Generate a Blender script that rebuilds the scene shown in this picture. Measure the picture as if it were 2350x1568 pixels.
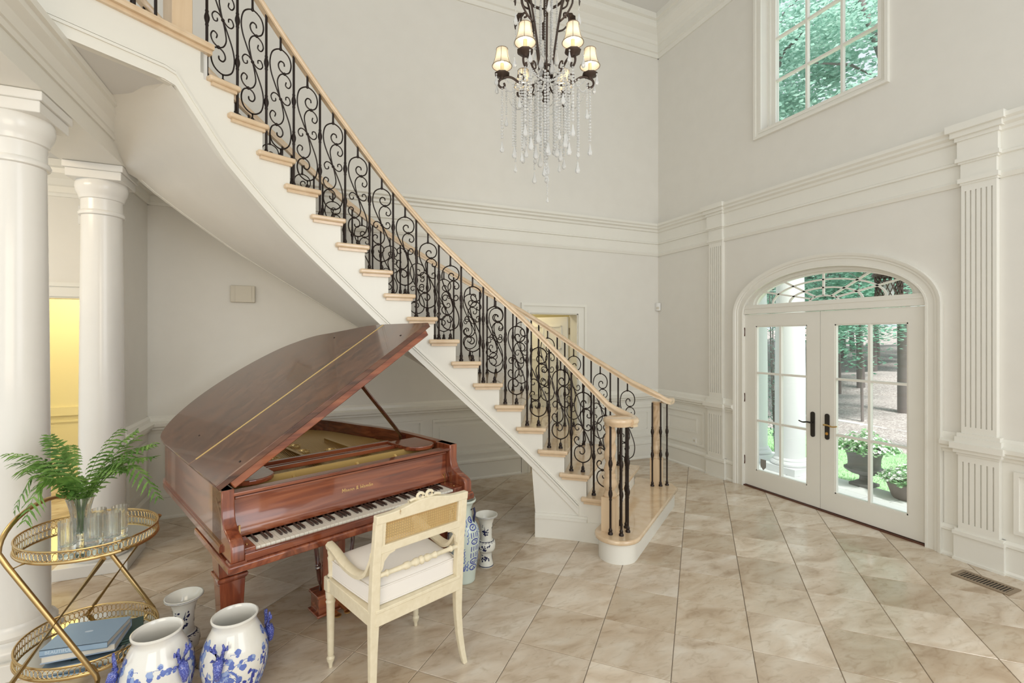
import bpy, bmesh, math, random
from mathutils import Vector, Matrix
import numpy as np

for o_ in list(bpy.data.objects):
    bpy.data.objects.remove(o_, do_unlink=True)
SC = bpy.context.scene
COL = SC.collection
R = math.radians
rnd = random.Random(7)

# ------------------------------------------------------------------ camera
cam_d = bpy.data.cameras.new('camera')
cam_d.sensor_fit = 'HORIZONTAL'
cam_d.sensor_width = 36.0
cam_d.lens = 36.0 * 1085.0 / 2350.0
cam_d.shift_y = -10.0 / 2350.0
cam_d.clip_start = 0.05
cam_d.clip_end = 300
cam = bpy.data.objects.new('camera', cam_d)
cam.location = (0, 0, 1.72)
cam.rotation_euler = (R(90), 0, R(-23.4))
COL.objects.link(cam)
SC.camera = cam

# ------------------------------------------------------------------ sky, daylight, fill lights, exposure
world = bpy.data.worlds.new('sky')
SC.world = world
world.use_nodes = True
wn = world.node_tree.nodes
wn['Background'].inputs['Color'].default_value = (0.87, 0.95, 1.0, 1)
wn['Background'].inputs['Strength'].default_value = 1.35
SC.view_settings.view_transform = 'Standard'
SC.view_settings.look = 'None'
SC.view_settings.gamma = 1.0
SC.view_settings.use_curve_mapping = False
SC.view_settings.exposure = -0.31

sun_d = bpy.data.lights.new('sun', 'SUN')
sun_d.energy = 7.5; sun_d.angle = R(12); sun_d.color = (1.0, .97, .92)
sun = bpy.data.objects.new('sun', sun_d)
sun.rotation_euler = Vector((.12, .5, -.85)).to_track_quat('-Z', 'Y').to_euler()
sun.location = (0, -8, 14)
COL.objects.link(sun)

def area_light(name, loc, target, sx, sy, power, color):
    l = bpy.data.lights.new(name, 'AREA')
    l.shape = 'RECTANGLE'; l.size = sx; l.size_y = sy; l.energy = power; l.color = color
    o = bpy.data.objects.new(name, l)
    o.location = loc
    o.rotation_euler = (Vector(target) - Vector(loc)).to_track_quat('-Z', 'Y').to_euler()
    COL.objects.link(o)
    return o

def point_light(name, loc, power, color, radius=0.05):
    l = bpy.data.lights.new(name, 'POINT')
    l.energy = power; l.color = color; l.shadow_soft_size = radius
    o = bpy.data.objects.new(name, l); o.location = loc
    COL.objects.link(o)
    return o

area_light('rear_fill_light', (3.2, -2.6, 2.9), (2.4, 5.4, 2.2), 2.8, 3.4, 95, (.97, .98, 1.0))  # added fill behind the camera to lift the back wall, no modelled window
area_light('left_warm_fill', (-1.1, -1.0, 2.1), (-.2, 5.4, 1.1), 2.2, 1.8, 62, (1.0, .84, .62))  # unseen warm fill, added to brighten the piano and under-stair wall
area_light('hall_ceiling_lamp', (-2.6, 3.3, 3.2), (-1.6, 4.2, 0), .9, .9, 44, (1.0, .80, .54))

# ------------------------------------------------------------------ materials
MATS = {}
def mat(name, color=(.8, .8, .8), rough=.5, metal=0.0, **kw):
    m = bpy.data.materials.new(name); m.use_nodes = True
    b = m.node_tree.nodes['Principled BSDF']
    b.inputs['Base Color'].default_value = (*color, 1)
    b.inputs['Roughness'].default_value = rough
    b.inputs['Metallic'].default_value = metal
    for k, v in kw.items():
        b.inputs[k.replace('_', ' ')].default_value = v
    MATS[name] = m
    return m

def nodes(m):
    return m.node_tree.nodes, m.node_tree.links, m.node_tree.nodes['Principled BSDF']

def ramp(nt, stops):
    r = nt.new('ShaderNodeValToRGB')
    el = r.color_ramp.elements
    el[0].position, el[0].color = stops[0][0], (*stops[0][1], 1)
    el[1].position, el[1].color = stops[-1][0], (*stops[-1][1], 1)
    for p, c in stops[1:-1]:
        e = el.new(p); e.color = (*c, 1)
    return r

def noise_mat(name, stops, scale=(4, 4, 4), detail=6, rough=.5, nscale=1.0, dist=0.0, bump=0.0, coords='Object', per_object=False, metal=0.0, **kw):
    m = mat(name, stops[0][1], rough, metal, **kw)
    nt, lk, b = nodes(m)
    tc = nt.new('ShaderNodeTexCoord'); mp = nt.new('ShaderNodeMapping')
    mp.inputs['Scale'].default_value = scale
    lk.new(tc.outputs[coords], mp.inputs['Vector'])
    vec = mp.outputs['Vector']
    if per_object:
        oi = nt.new('ShaderNodeObjectInfo'); ad = nt.new('ShaderNodeVectorMath'); ad.operation = 'MULTIPLY_ADD'
        cb = nt.new('ShaderNodeCombineXYZ')
        for k in range(3):
            lk.new(oi.outputs['Random'], cb.inputs[k])
        lk.new(cb.outputs[0], ad.inputs[0]); ad.inputs[1].default_value = (37.0, 53.0, 71.0)
        lk.new(vec, ad.inputs[2]); vec = ad.outputs[0]
    n = nt.new('ShaderNodeTexNoise')
    n.inputs['Scale'].default_value = nscale; n.inputs['Detail'].default_value = detail
    n.inputs['Distortion'].default_value = dist
    lk.new(vec, n.inputs['Vector'])
    r = ramp(nt, stops)
    lk.new(n.outputs['Fac'], r.inputs['Fac'])
    lk.new(r.outputs['Color'], b.inputs['Base Color'])
    if bump:
        bp = nt.new('ShaderNodeBump'); bp.inputs['Strength'].default_value = bump; bp.inputs['Distance'].default_value = .01
        lk.new(n.outputs['Fac'], bp.inputs['Height']); lk.new(bp.outputs['Normal'], b.inputs['Normal'])
    return m

noise_mat('wall', [(.3, (.765, .738, .672)), (.7, (.785, .758, .692))], nscale=1.5, rough=.55)
noise_mat('trim', [(.3, (.81, .788, .712)), (.7, (.83, .808, .732))], nscale=1.0, rough=.32)
mat('ceiling_paint', (.74, .73, .70), .6)
mat('yellow_paint', (.84, .77, .50), .5)
noise_mat('column_paint', [(.3, (.80, .785, .74)), (.7, (.83, .815, .77))], nscale=1.0, rough=.18)
mat('grout', (.36, .31, .26), .8)
mat('iron', (.030, .020, .016), .38, .6)
mat('iron_dull', (.085, .058, .046), .45, .6)
mat('brass', (.68, .47, .20), .3, 1.0)
mat('antique_gold', (.62, .44, .20), .33, 1.0)
mat('gold_paint', (.66, .45, .16), .35, .35)
mat('gold_leaf', (.85, .62, .25), .35, .6)
mat('ivory', (.83, .80, .70), .25)
mat('ebony', (.05, .028, .02), .3)
mat('black', (.015, .013, .012), .5)
mat('mirror', (.80, .83, .80), .03, 1.0)
mat('fabric_white', (.80, .765, .72), .9)
mat('porcelain', (.80, .79, .74), .10, Coat_Weight=.6, Coat_Roughness=.05)
mat('porcelain_grey', (.72, .71, .64), .12, Coat_Weight=.5)
mat('celadon', (.62, .70, .62), .12, Coat_Weight=.5)
mat('porcelain_inside', (.45, .44, .40), .3)
mat('cobalt', (.045, .06, .33), .18)
noise_mat('cobalt_glaze', [(.35, (.035, .045, .26)), (.55, (.09, .12, .46)), (.72, (.34, .40, .75))], nscale=55, detail=4, rough=.12, Coat_Weight=.5)
mat('cobalt_mid', (.12, .18, .50), .2)
mat('cobalt_pale', (.30, .40, .66), .2)
mat('cobalt_dark', (.012, .015, .065), .2)
mat('book_blue', (.33, .46, .60), .75)
mat('book_blue_pale', (.40, .50, .66), .75)
mat('book_green', (.06, .11, .10), .7)
mat('paper', (.78, .74, .66), .9)
mat('print_pale', (.62, .72, .82), .8)
mat('plastic_white', (.80, .79, .75), .4)
mat('plastic_cream', (.66, .61, .50), .5)
mat('bronze_dark', (.05, .045, .04), .4, .5)
mat('hinge_bronze', (.16, .07, .045), .4, .6)
mat('vent_metal', (.36, .28, .20), .4, .7)
mat('outdoor_white', (.86, .87, .88), .45)
mat('stone', (.82, .83, .82), .8)
mat('urn_grey', (.20, .195, .19), .7)
mat('terracotta_grey', (.24, .20, .18), .8)
mat('petal_white', (.85, .86, .82), .6)
mat('trunk', (.22, .19, .18), .9)
noise_mat('litter', [(.3, (.22, .18, .17)), (.52, (.42, .37, .35)), (.72, (.66, .61, .58))], nscale=6, detail=10, rough=.95, coords='Object', dist=1.0)
noise_mat('grass', [(.3, (.22, .44, .18)), (.7, (.45, .68, .38))], nscale=14, detail=6, rough=.9)
mat('path', (.72, .70, .68), .9)
mat('sticker', (.28, .27, .25), .5)
mat('candle', (.78, .68, .42), .5)

# leaves: per-face tints through a per-leaf attribute free noise
def leaf_mat(name, c0, c1, c2, trans=.35):
    m = noise_mat(name, [(.3, c0), (.5, c1), (.72, c2)], nscale=3.0, detail=3, rough=.5)
    nt, lk, b = nodes(m)
    t = nt.new('ShaderNodeBsdfTranslucent'); mx = nt.new('ShaderNodeMixShader')
    mx.inputs[0].default_value = trans
    src = b.inputs['Base Color'].links[0].from_socket
    lk.new(src, t.inputs['Color'])
    out = nt['Material Output']
    lk.new(b.outputs[0], mx.inputs[1]); lk.new(t.outputs[0], mx.inputs[2]); lk.new(mx.outputs[0], out.inputs['Surface'])
    return m
leaf_mat('fern_leaf', (.06, .15, .03), (.15, .30, .06), (.28, .46, .12), .3)
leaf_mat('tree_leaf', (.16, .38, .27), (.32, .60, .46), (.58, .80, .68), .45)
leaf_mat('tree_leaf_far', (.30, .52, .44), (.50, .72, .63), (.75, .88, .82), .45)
leaf_mat('garden_leaf', (.18, .38, .16), (.36, .60, .32), (.60, .80, .55), .35)
leaf_mat('hedge_leaf', (.10, .17, .15), (.24, .34, .31), (.55, .65, .62), .35)

# crystal and window glass
def glass_mat(name, color, rough=0.0, ior=1.5, milk=0.0, clear=.12):
    m = bpy.data.materials.new(name); m.use_nodes = True
    nt, lk = m.node_tree.nodes, m.node_tree.links
    g = nt.new('ShaderNodeBsdfGlass'); g.inputs['Color'].default_value = (*color, 1)
    g.inputs['Roughness'].default_value = rough; g.inputs['IOR'].default_value = ior
    tr = nt.new('ShaderNodeBsdfTransparent'); tr.inputs['Color'].default_value = (*color, 1)
    mx = nt.new('ShaderNodeMixShader'); mx.inputs[0].default_value = clear
    lk.new(g.outputs[0], mx.inputs[1]); lk.new(tr.outputs[0], mx.inputs[2])
    df = nt.new('ShaderNodeBsdfPrincipled'); df.inputs['Base Color'].default_value = (.97, .97, .96, 1); df.inputs['Roughness'].default_value = .12; df.inputs['Specular IOR Level'].default_value = 1.0
    m2 = nt.new('ShaderNodeMixShader'); m2.inputs[0].default_value = milk
    lk.new(mx.outputs[0], m2.inputs[1]); lk.new(df.outputs[0], m2.inputs[2])
    lk.new(m2.outputs[0], nt['Material Output'].inputs['Surface'])
    nt.remove(nt['Principled BSDF'])
    MATS[name] = m
glass_mat('crystal', (.98, .99, .99), 0.0, 1.55, .5)
glass_mat('cut_glass', (.97, .985, .98), 0.0, 1.5, .03)
def pane_mat(name, tint, refl):
    m = bpy.data.materials.new(name); m.use_nodes = True
    nt, lk = m.node_tree.nodes, m.node_tree.links
    g = nt.new('ShaderNodeBsdfGlossy'); g.inputs['Roughness'].default_value = 0.02
    tr = nt.new('ShaderNodeBsdfTransparent'); tr.inputs['Color'].default_value = (*tint, 1)
    mx = nt.new('ShaderNodeMixShader'); mx.inputs[0].default_value = refl
    lk.new(tr.outputs[0], mx.inputs[1]); lk.new(g.outputs[0], mx.inputs[2])
    lk.new(mx.outputs[0], nt['Material Output'].inputs['Surface'])
    nt.remove(nt['Principled BSDF'])
    MATS[name] = m
pane_mat('window_glass', (.975, .99, .988), .04)

# lamp shade
m = mat('lamp_shade', (.90, .87, .80), .8)
nt, lk, b = nodes(m)
t = nt.new('ShaderNodeBsdfTranslucent'); t.inputs['Color'].default_value = (.97, .93, .84, 1)
mx = nt.new('ShaderNodeMixShader'); mx.inputs[0].default_value = .6
lk.new(b.outputs[0], mx.inputs[1]); lk.new(t.outputs[0], mx.inputs[2]); lk.new(mx.outputs[0], nt['Material Output'].inputs['Surface'])
m = mat('bulb', (1, .9, .7), .5)
nt, lk, b = nodes(m)
b.inputs['Emission Color'].default_value = (1.0, .86, .62, 1); b.inputs['Emission Strength'].default_value = 30

# travertine floor tile
def travertine():
    m = mat('travertine', (.6, .52, .42), .14, Specular_IOR_Level=.5)
    nt, lk, b = nodes(m)
    geo = nt.new('ShaderNodeNewGeometry'); oi = nt.new('ShaderNodeObjectInfo')
    cb = nt.new('ShaderNodeCombineXYZ')
    for k in range(3): lk.new(oi.outputs['Random'], cb.inputs[k])
    ad = nt.new('ShaderNodeVectorMath'); ad.operation = 'MULTIPLY_ADD'
    lk.new(cb.outputs[0], ad.inputs[0]); ad.inputs[1].default_value = (41, 67, 13); lk.new(geo.outputs['Position'], ad.inputs[2])
    def nz(scale, detail, dist, vec):
        n = nt.new('ShaderNodeTexNoise'); n.inputs['Scale'].default_value = scale; n.inputs['Detail'].default_value = detail
        n.inputs['Distortion'].default_value = dist; lk.new(vec, n.inputs['Vector']); return n
    mp = nt.new('ShaderNodeMapping'); mp.inputs['Scale'].default_value = (1.0, 2.2, 1); mp.inputs['Rotation'].default_value = (0, 0, R(-20))
    lk.new(ad.outputs[0], mp.inputs['Vector'])
    n1 = nz(3.2, 7, .8, mp.outputs[0]); n2 = nz(11, 6, 1.2, mp.outputs[0])
    r1 = ramp(nt, [(.26, (.46, .36, .26)), (.42, (.60, .50, .39)), (.55, (.67, .585, .48)), (.74, (.74, .68, .59))])
    lk.new(n1.outputs['Fac'], r1.inputs['Fac'])
    r2 = ramp(nt, [(.28, (.80, .75, .68)), (.46, (1, 1, 1)), (.75, (1.06, 1.05, 1.04))])
    lk.new(n2.outputs['Fac'], r2.inputs['Fac'])
    mu = nt.new('ShaderNodeMix'); mu.data_type = 'RGBA'; mu.blend_type = 'MULTIPLY'; mu.inputs[0].default_value = .8
    lk.new(r1.outputs[0], mu.inputs[6]); lk.new(r2.outputs[0], mu.inputs[7])
    # per-tile tone
    rt = ramp(nt, [(0, (.76, .71, .64)), (.3, (.92, .89, .84)), (.6, (.98, .98, .98)), (1, (1.12, 1.12, 1.11))])
    lk.new(oi.outputs['Random'], rt.inputs['Fac'])
    m2 = nt.new('ShaderNodeMix'); m2.data_type = 'RGBA'; m2.blend_type = 'MULTIPLY'; m2.inputs[0].default_value = 1
    lk.new(mu.outputs[2], m2.inputs[6]); lk.new(rt.outputs[0], m2.inputs[7])
    lk.new(m2.outputs[2], b.inputs['Base Color'])
    rr = ramp(nt, [(.3, (.24, .24, .24)), (.7, (.12, .12, .12))])
    lk.new(n1.outputs['Fac'], rr.inputs['Fac']); lk.new(rr.outputs[0], b.inputs['Roughness'])
travertine()

# wood: grain stretched along one object axis
def wood(name, stops, axis, scale, rough, coat=0.0, dist=1.2, det=8):
    sc = [scale] * 3; sc[axis] = scale * .09
    m = noise_mat(name, stops, scale=tuple(sc), detail=det, rough=rough, dist=dist, Coat_Weight=coat, Coat_Roughness=.06)
    return m
OAK = [(.25, (.66, .47, .29)), (.55, (.73, .555, .365)), (.8, (.77, .605, .42))]
wood('oak', OAK, 2, 9, .35)
noise_mat('oak_plain', OAK, nscale=3, detail=3, rough=.2, dist=.3, Coat_Weight=.8, Coat_Roughness=.05)
MAH = [(.28, (.085, .020, .010)), (.46, (.20, .048, .020)), (.60, (.29, .082, .033)), (.8, (.36, .125, .055))]
wood('mahogany_x', MAH, 0, 16, .22, .8)
wood('mahogany_lid', [(.28, (.050, .020, .012)), (.48, (.105, .040, .022)), (.62, (.145, .058, .030)), (.8, (.19, .085, .045))], 0, 14, .2, .45)
wood('mahogany_y', MAH, 1, 16, .22, .8)
wood('mahogany_z', MAH, 2, 16, .22, .8)
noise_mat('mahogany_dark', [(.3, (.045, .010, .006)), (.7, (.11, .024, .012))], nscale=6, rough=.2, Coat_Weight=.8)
# antiqued cream paint on the chair
noise_mat('cream_paint', [(.22, (.44, .32, .18)), (.29, (.72, .64, .46)), (.7, (.79, .715, .54))], nscale=9, detail=9, dist=.4, rough=.45)
mat('cane', (.60, .42, .18), .55)

# ------------------------------------------------------------------ mesh builder
def frame_of(t, up=Vector((0, 0, 1))):
    t = t.normalized()
    if abs(t.dot(up)) > .98: up = Vector((1, 0, 0))
    a = t.cross(up).normalized()
    return a, a.cross(t).normalized()

class MB:
    def __init__(self): self.v = []; self.f = []
    def add(self, vs, fs):
        n = len(self.v); self.v += [tuple(p) for p in vs]; self.f += [tuple(i + n for i in f) for f in fs]; return self
    def box(self, x0, x1, y0, y1, z0, z1):
        return self.add([(x0, y0, z0), (x1, y0, z0), (x1, y1, z0), (x0, y1, z0), (x0, y0, z1), (x1, y0, z1), (x1, y1, z1), (x0, y1, z1)],
                        [(3, 2, 1, 0), (4, 5, 6, 7), (0, 1, 5, 4), (1, 2, 6, 5), (2, 3, 7, 6), (3, 0, 4, 7)])
    def hexa(self, b4, t4):
        return self.add(list(b4) + list(t4), [(3, 2, 1, 0), (4, 5, 6, 7), (0, 1, 5, 4), (1, 2, 6, 5), (2, 3, 7, 6), (3, 0, 4, 7)])
    def bar(self, p, q, w, h, up=(0, 0, 1)):
        p, q = Vector(p), Vector(q); a, b = frame_of(q - p, Vector(up)); a *= w / 2; b *= h / 2
        return self.hexa([p - a - b, p + a - b, p + a + b, p - a + b], [q - a - b, q + a - b, q + a + b, q - a + b])
    def frustum(self, c, w0, d0, z0, w1, d1, z1):
        x, y = c
        return self.hexa([(x - w0 / 2, y - d0 / 2, z0), (x + w0 / 2, y - d0 / 2, z0), (x + w0 / 2, y + d0 / 2, z0), (x - w0 / 2, y + d0 / 2, z0)],
                         [(x - w1 / 2, y - d1 / 2, z1), (x + w1 / 2, y - d1 / 2, z1), (x + w1 / 2, y + d1 / 2, z1), (x - w1 / 2, y + d1 / 2, z1)])
    def prism(self, poly, z0, z1):
        n = len(poly)
        vs = [(x, y, z0) for x, y in poly] + [(x, y, z1) for x, y in poly]
        fs = [tuple(range(n))[::-1], tuple(range(n, 2 * n))] + [(i, (i + 1) % n, n + (i + 1) % n, n + i) for i in range(n)]
        return self.add(vs, fs)
    def extrude(self, poly, o, a, b, d):
        """poly of (u, v) in the plane o + u a + v b, extruded by vector d"""
        o, a, b, d = Vector(o), Vector(a), Vector(b), Vector(d); n = len(poly)
        base = [o + a * u + b * v for u, v in poly]
        vs = base + [p + d for p in base]
        fs = [tuple(range(n))[::-1], tuple(range(n, 2 * n))] + [(i, (i + 1) % n, n + (i + 1) % n, n + i) for i in range(n)]
        return self.add(vs, fs)
    def lathe(self, prof, segs=24, c=(0, 0, 0), sx=1.0, sy=1.0, cap0=True, cap1=True, twist=None):
        n = len(prof); vs = []; fs = []
        for j, (r, z) in enumerate(prof):
            for i in range(segs):
                a = 2 * math.pi * i / segs
                rr = r * (twist(a, z) if twist else 1)
                vs.append((c[0] + rr * math.cos(a) * sx, c[1] + rr * math.sin(a) * sy, c[2] + z))
        for j in range(n - 1):
            for i in range(segs):
                k = (i + 1) % segs
                fs.append((j * segs + i, j * segs + k, (j + 1) * segs + k, (j + 1) * segs + i))
        if cap0: fs.append(tuple(range(segs))[::-1])
        if cap1: fs.append(tuple((n - 1) * segs + i for i in range(segs)))
        return self.add(vs, fs)
    def tube(self, pts, rad, segs=6, closed=False):
        P = [Vector(p) for p in pts]; n = len(P)
        if not hasattr(rad, '__len__'): rad = [rad] * n
        vs = []; fs = []; a = None
        for i in range(n):
            if closed: t = P[(i + 1) % n] - P[i - 1]
            else: t = P[min(i + 1, n - 1)] - P[max(i - 1, 0)]
            if t.length < 1e-9: t = Vector((0, 0, 1))
            t.normalize()
            if a is None: a, b = frame_of(t)
            else:
                a = a - t * a.dot(t)
                if a.length < 1e-6: a, b = frame_of(t)
                a.normalize(); b = t.cross(a)
            for k in range(segs):
                w = 2 * math.pi * k / segs
                vs.append(P[i] + (a * math.cos(w) + b * math.sin(w)) * rad[i])
        m = n if closed else n - 1
        for i in range(m):
            j = (i + 1) % n
            for k in range(segs):
                l = (k + 1) % segs
                fs.append((i * segs + k, i * segs + l, j * segs + l, j * segs + k))
        if not closed:
            fs.append(tuple(range(segs))[::-1]); fs.append(tuple((n - 1) * segs + k for k in range(segs)))
        return self.add(vs, fs)
    def sweep(self, pts, cross, closed=False, sides=None):
        """cross-section (side, up) swept along pts, side vector horizontal"""
        P = [Vector(p) for p in pts]; n = len(P); m = len(cross); vs = []; fs = []
        for i in range(n):
            if closed: t = P[(i + 1) % n] - P[i - 1]
            else: t = P[min(i + 1, n - 1)] - P[max(i - 1, 0)]
            h = Vector((t.x, t.y, 0)); h.normalize()
            s = Vector((h.y, -h.x, 0))
            if sides: s = sides[i]
            for a, b in cross: vs.append(P[i] + s * a + Vector((0, 0, b)))
        for i in range(n if closed else n - 1):
            j = (i + 1) % n
            for k in range(m):
                l = (k + 1) % m
                fs.append((i * m + k, i * m + l, j * m + l, j * m + k))
        if not closed:
            fs.append(tuple(range(m))[::-1]); fs.append(tuple((n - 1) * m + k for k in range(m)))
        return self.add(vs, fs)
    def ball(self, c, r, segs=8, rings=5, sz=1.0):
        prof = [(max(1e-4, r * math.sin(math.pi * j / rings)), -r * sz * math.cos(math.pi * j / rings)) for j in range(rings + 1)]
        return self.lathe(prof, segs, c)
    def build(self, name, mt, parent=None, smooth=None, bevel=None, world=False, loc=None, rot=None, **props):
        me = bpy.data.meshes.new(name)
        me.from_pydata(self.v, [], self.f)
        bm = bmesh.new(); bm.from_mesh(me)
        bmesh.ops.recalc_face_normals(bm, faces=bm.faces[:]); bm.to_mesh(me); bm.free()
        if smooth is not None:
            me.polygons.foreach_set('use_smooth', [True] * len(me.polygons))
            me.set_sharp_from_angle(angle=R(smooth))
        me.materials.append(MATS[mt]); me.update()
        o = bpy.data.objects.new(name, me); COL.objects.link(o)
        if parent:
            o.parent = parent
            if world: o.matrix_parent_inverse = parent.matrix_basis.inverted()
        if loc: o.location = loc
        if rot is not None: o.rotation_euler = (0, 0, rot)
        if bevel:
            bv = o.modifiers.new('edge', 'BEVEL'); bv.width = bevel[0]; bv.segments = bevel[1]; bv.limit_method = 'ANGLE'
            bv.angle_limit = R(40)
        for k, v in props.items(): o[k] = v
        return o

def thing(name, label, cat, loc=(0, 0, 0), rotz=0.0, group=None):
    o = bpy.data.objects.new(name, None); COL.objects.link(o)
    o.empty_display_size = .05
    o.location = loc; o.rotation_euler = (0, 0, rotz)
    o['label'] = label; o['category'] = cat
    if group: o['group'] = group
    bpy.context.view_layer.update()
    return o
def tag(o, label, cat, group=None):
    o['label'] = label; o['category'] = cat
    if group: o['group'] = group
    return o
def struct(o):
    o['kind'] = 'structure'; return o
def dup(root, loc, rotz=None, label=None):
    r = root.copy(); COL.objects.link(r); r.location = loc
    if rotz is not None: r.rotation_euler = (0, 0, rotz)
    if label: r['label'] = label
    for ch in list(root.children):
        c = ch.copy(); COL.objects.link(c); c.parent = r
        for g in list(ch.children):
            d = g.copy(); COL.objects.link(d); d.parent = c
    return r
def catmull(pts, n=6, closed=False):
    P = [Vector(p) for p in pts]; out = []; m = len(P)
    rng = range(m) if closed else range(m - 1)
    for i in rng:
        p0 = P[i - 1] if (i > 0 or closed) else P[0]; p1 = P[i]; p2 = P[(i + 1) % m]
        p3 = P[(i + 2) % m] if (closed or i + 2 < m) else P[m - 1]
        for k in range(n):
            t = k / n
            out.append(.5 * ((2 * p1) + (p2 - p0) * t + (2 * p0 - 5 * p1 + 4 * p2 - p3) * t * t + (3 * p1 - p0 - 3 * p2 + p3) * t ** 3))
    if not closed: out.append(P[-1])
    return out
def interp(x, tab):
    if x <= tab[0][0]: return tab[0][1]
    for (a, b), (c, d) in zip(tab, tab[1:]):
        if x <= c: return b + (d - b) * (x - a) / (c - a)
    return tab[-1][1]
def text_mesh(name, body, size, mt, parent, loc, rot, extrude=.0004, shear=0.0, world=False, align='CENTER'):
    cu = bpy.data.curves.new(name, 'FONT'); cu.body = body; cu.size = size; cu.extrude = extrude; cu.shear = shear
    cu.align_x = align; cu.align_y = 'CENTER'
    tmp = bpy.data.objects.new(name + '_tmp', cu); COL.objects.link(tmp)
    dg = bpy.context.evaluated_depsgraph_get(); dg.update()
    me = bpy.data.meshes.new_from_object(tmp.evaluated_get(dg))
    bpy.data.objects.remove(tmp, do_unlink=True)
    me.materials.clear(); me.materials.append(MATS[mt])
    o = bpy.data.objects.new(name, me); COL.objects.link(o); o.parent = parent
    if world: o.matrix_parent_inverse = parent.matrix_basis.inverted()
    o.location = loc; o.rotation_euler = rot
    return o

# ================================================================== THE SETTING
XR, YB, ZC = 4.66, 5.44, 6.2
# ---- floor with separate diagonal travertine tiles
floor = struct(MB().box(-5.2, XR + .2, -3.0, YB + .2, -.12, -.006).box(-3.4, -1.3, YB + .2, 7.6, -.12, -.006).box(1.9, 4.3, YB + .2, 7.3, -.12, -.006).build('floor', 'grout'))
TS = .405; E1 = Vector((TS * .70711, -TS * .70711)); E2 = Vector((-TS * .70711, -TS * .70711)); T0 = Vector((1.3822, 3.2869))
def clip(poly, axis, lim):
    out = []
    for i in range(len(poly)):
        p, q = poly[i], poly[(i + 1) % len(poly)]
        if p[axis] <= lim: out.append(p)
        if (p[axis] <= lim) != (q[axis] <= lim):
            t = (lim - p[axis]) / (q[axis] - p[axis]); out.append((p[0] + (q[0] - p[0]) * t, p[1] + (q[1] - p[1]) * t))
    return out
hd = (TS - .0045) / 2 * math.sqrt(2)
sq = [(hd, 0), (0, hd), (-hd, 0), (0, -hd)]
tile_me = None
CF = Vector((math.sin(R(23.4)), math.cos(R(23.4)))); CR = Vector((CF.y, -CF.x))
for i in range(-16, 16):
    for j in range(-22, 10):
        c = T0 + E1 * (i + .5) + E2 * (j + .5)
        D = c.dot(CF); L = c.dot(CR)
        if D < 1.35: continue
        px = 1175 + 1085 * L / D; py = 774 + 1085 * 1.72 / D
        if px < -260 or px > 2600 or py > 1900: continue
        limY = YB + .05
        if c.x < -1.6: limY = 7.15
        if c.x < -3.3: continue
        pts = [(c.x + x, c.y + y) for x, y in sq]
        cl = clip(clip(pts, 0, XR + .03), 1, limY)
        if len(cl) < 3: continue
        area = abs(sum(cl[k][0] * cl[(k + 1) % len(cl)][1] - cl[(k + 1) % len(cl)][0] * cl[k][1] for k in range(len(cl)))) / 2
        if area < .004: continue
        if area > 2 * hd * hd * .999:
            if tile_me is None:
                t = MB().prism(sq, -.010, 0).build('tile', 'travertine', floor, bevel=(.0015, 1)); tile_me = t
            else:
                t = tile_me.copy(); COL.objects.link(t)
            t.location = (c.x, c.y, 0)
        else:
            t = MB().prism([(x - c.x, y - c.y) for x, y in cl], -.010, 0).build('tile', 'travertine', floor)
            t.location = (c.x, c.y, 0)

# ---- wall_back
def wallbox(mb, x0, x1, z0, z1): mb.box(x0, x1, YB, YB + .2, z0, z1)
mb = MB()
for a in ((-5.2, -2.75, 0, ZC), (-2.75, -1.75, 2.08, ZC), (-1.75, 2.60, 0, ZC), (2.60, 3.31, 2.03, ZC), (3.31, XR + .25, 0, ZC)): wallbox(mb, *a)
struct(mb.build('wall_back', 'wall'))
# ---- wall_right with arched door opening and high window opening
DC = 3.095; DA = .895; SPR = 1.99; RISE = .43          # door centre, half width, spring height, arch rise
W0, W1, WZ0, WZ1 = 2.56, 3.74, 4.03, 5.66
mb = MB(); X1 = XR + .22
def rbox(y0, y1, z0, z1): mb.box(XR, X1, y0, y1, z0, z1)
rbox(-3.0, DC - DA, 0, 2.6); rbox(DC + DA, YB, 0, 2.6)
N = 28
for k in range(N):
    a0 = math.pi * k / N; a1 = math.pi * (k + 1) / N
    ya, yb = DC + DA * math.cos(a0), DC + DA * math.cos(a1)
    za, zb = SPR + RISE * math.sin(a0), SPR + RISE * math.sin(a1)
    mb.hexa([(XR, ya, za), (X1, ya, za), (X1, yb, zb), (XR, yb, zb)], [(XR, ya, 2.6), (X1, ya, 2.6), (X1, yb, 2.6), (XR, yb, 2.6)])
rbox(-3.0, YB, 2.6, WZ0); rbox(-3.0, W0, WZ0, WZ1); rbox(W1, YB, WZ0, WZ1); rbox(-3.0, YB, WZ1, ZC)
struct(mb.build('wall_right', 'wall'))
# ---- ceiling
struct(MB().box(-5.2, X1, -3.0, YB + .2, ZC, ZC + .12).build('ceiling', 'ceiling_paint'))

# ---- mouldings: profile (d, z) pushed along a wall
def run_right(mb, prof, y0, y1, off=0.0):
    mb.extrude([(d + off, z) for d, z in prof] if not off else [(0, prof[0][1])] + [(d + off, z) for d, z in prof] + [(0, prof[-1][1])], (XR, y0, 0), (-1, 0, 0), (0, 0, 1), (0, y1 - y0, 0))
def run_back(mb, prof, x0, x1, y=YB):
    mb.extrude(prof, (x0, y, 0), (0, -1, 0), (0, 0, 1), (x1 - x0, 0, 0))
def run_left(mb, prof, y0, y1, x):
    mb.extrude(prof, (x, y0, 0), (1, 0, 0), (0, 0, 1), (0, y1 - y0, 0))
CROWN = [(0, 5.74), (.018, 5.74), (.03, 5.79), (.05, 5.80), (.05, 5.89), (.065, 5.90), (.075, 5.94), (.12, 5.99), (.19, 6.04), (.2, 6.08), (.2, 6.12), (.235, 6.13), (.24, 6.2), (0, 6.2)]
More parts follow.
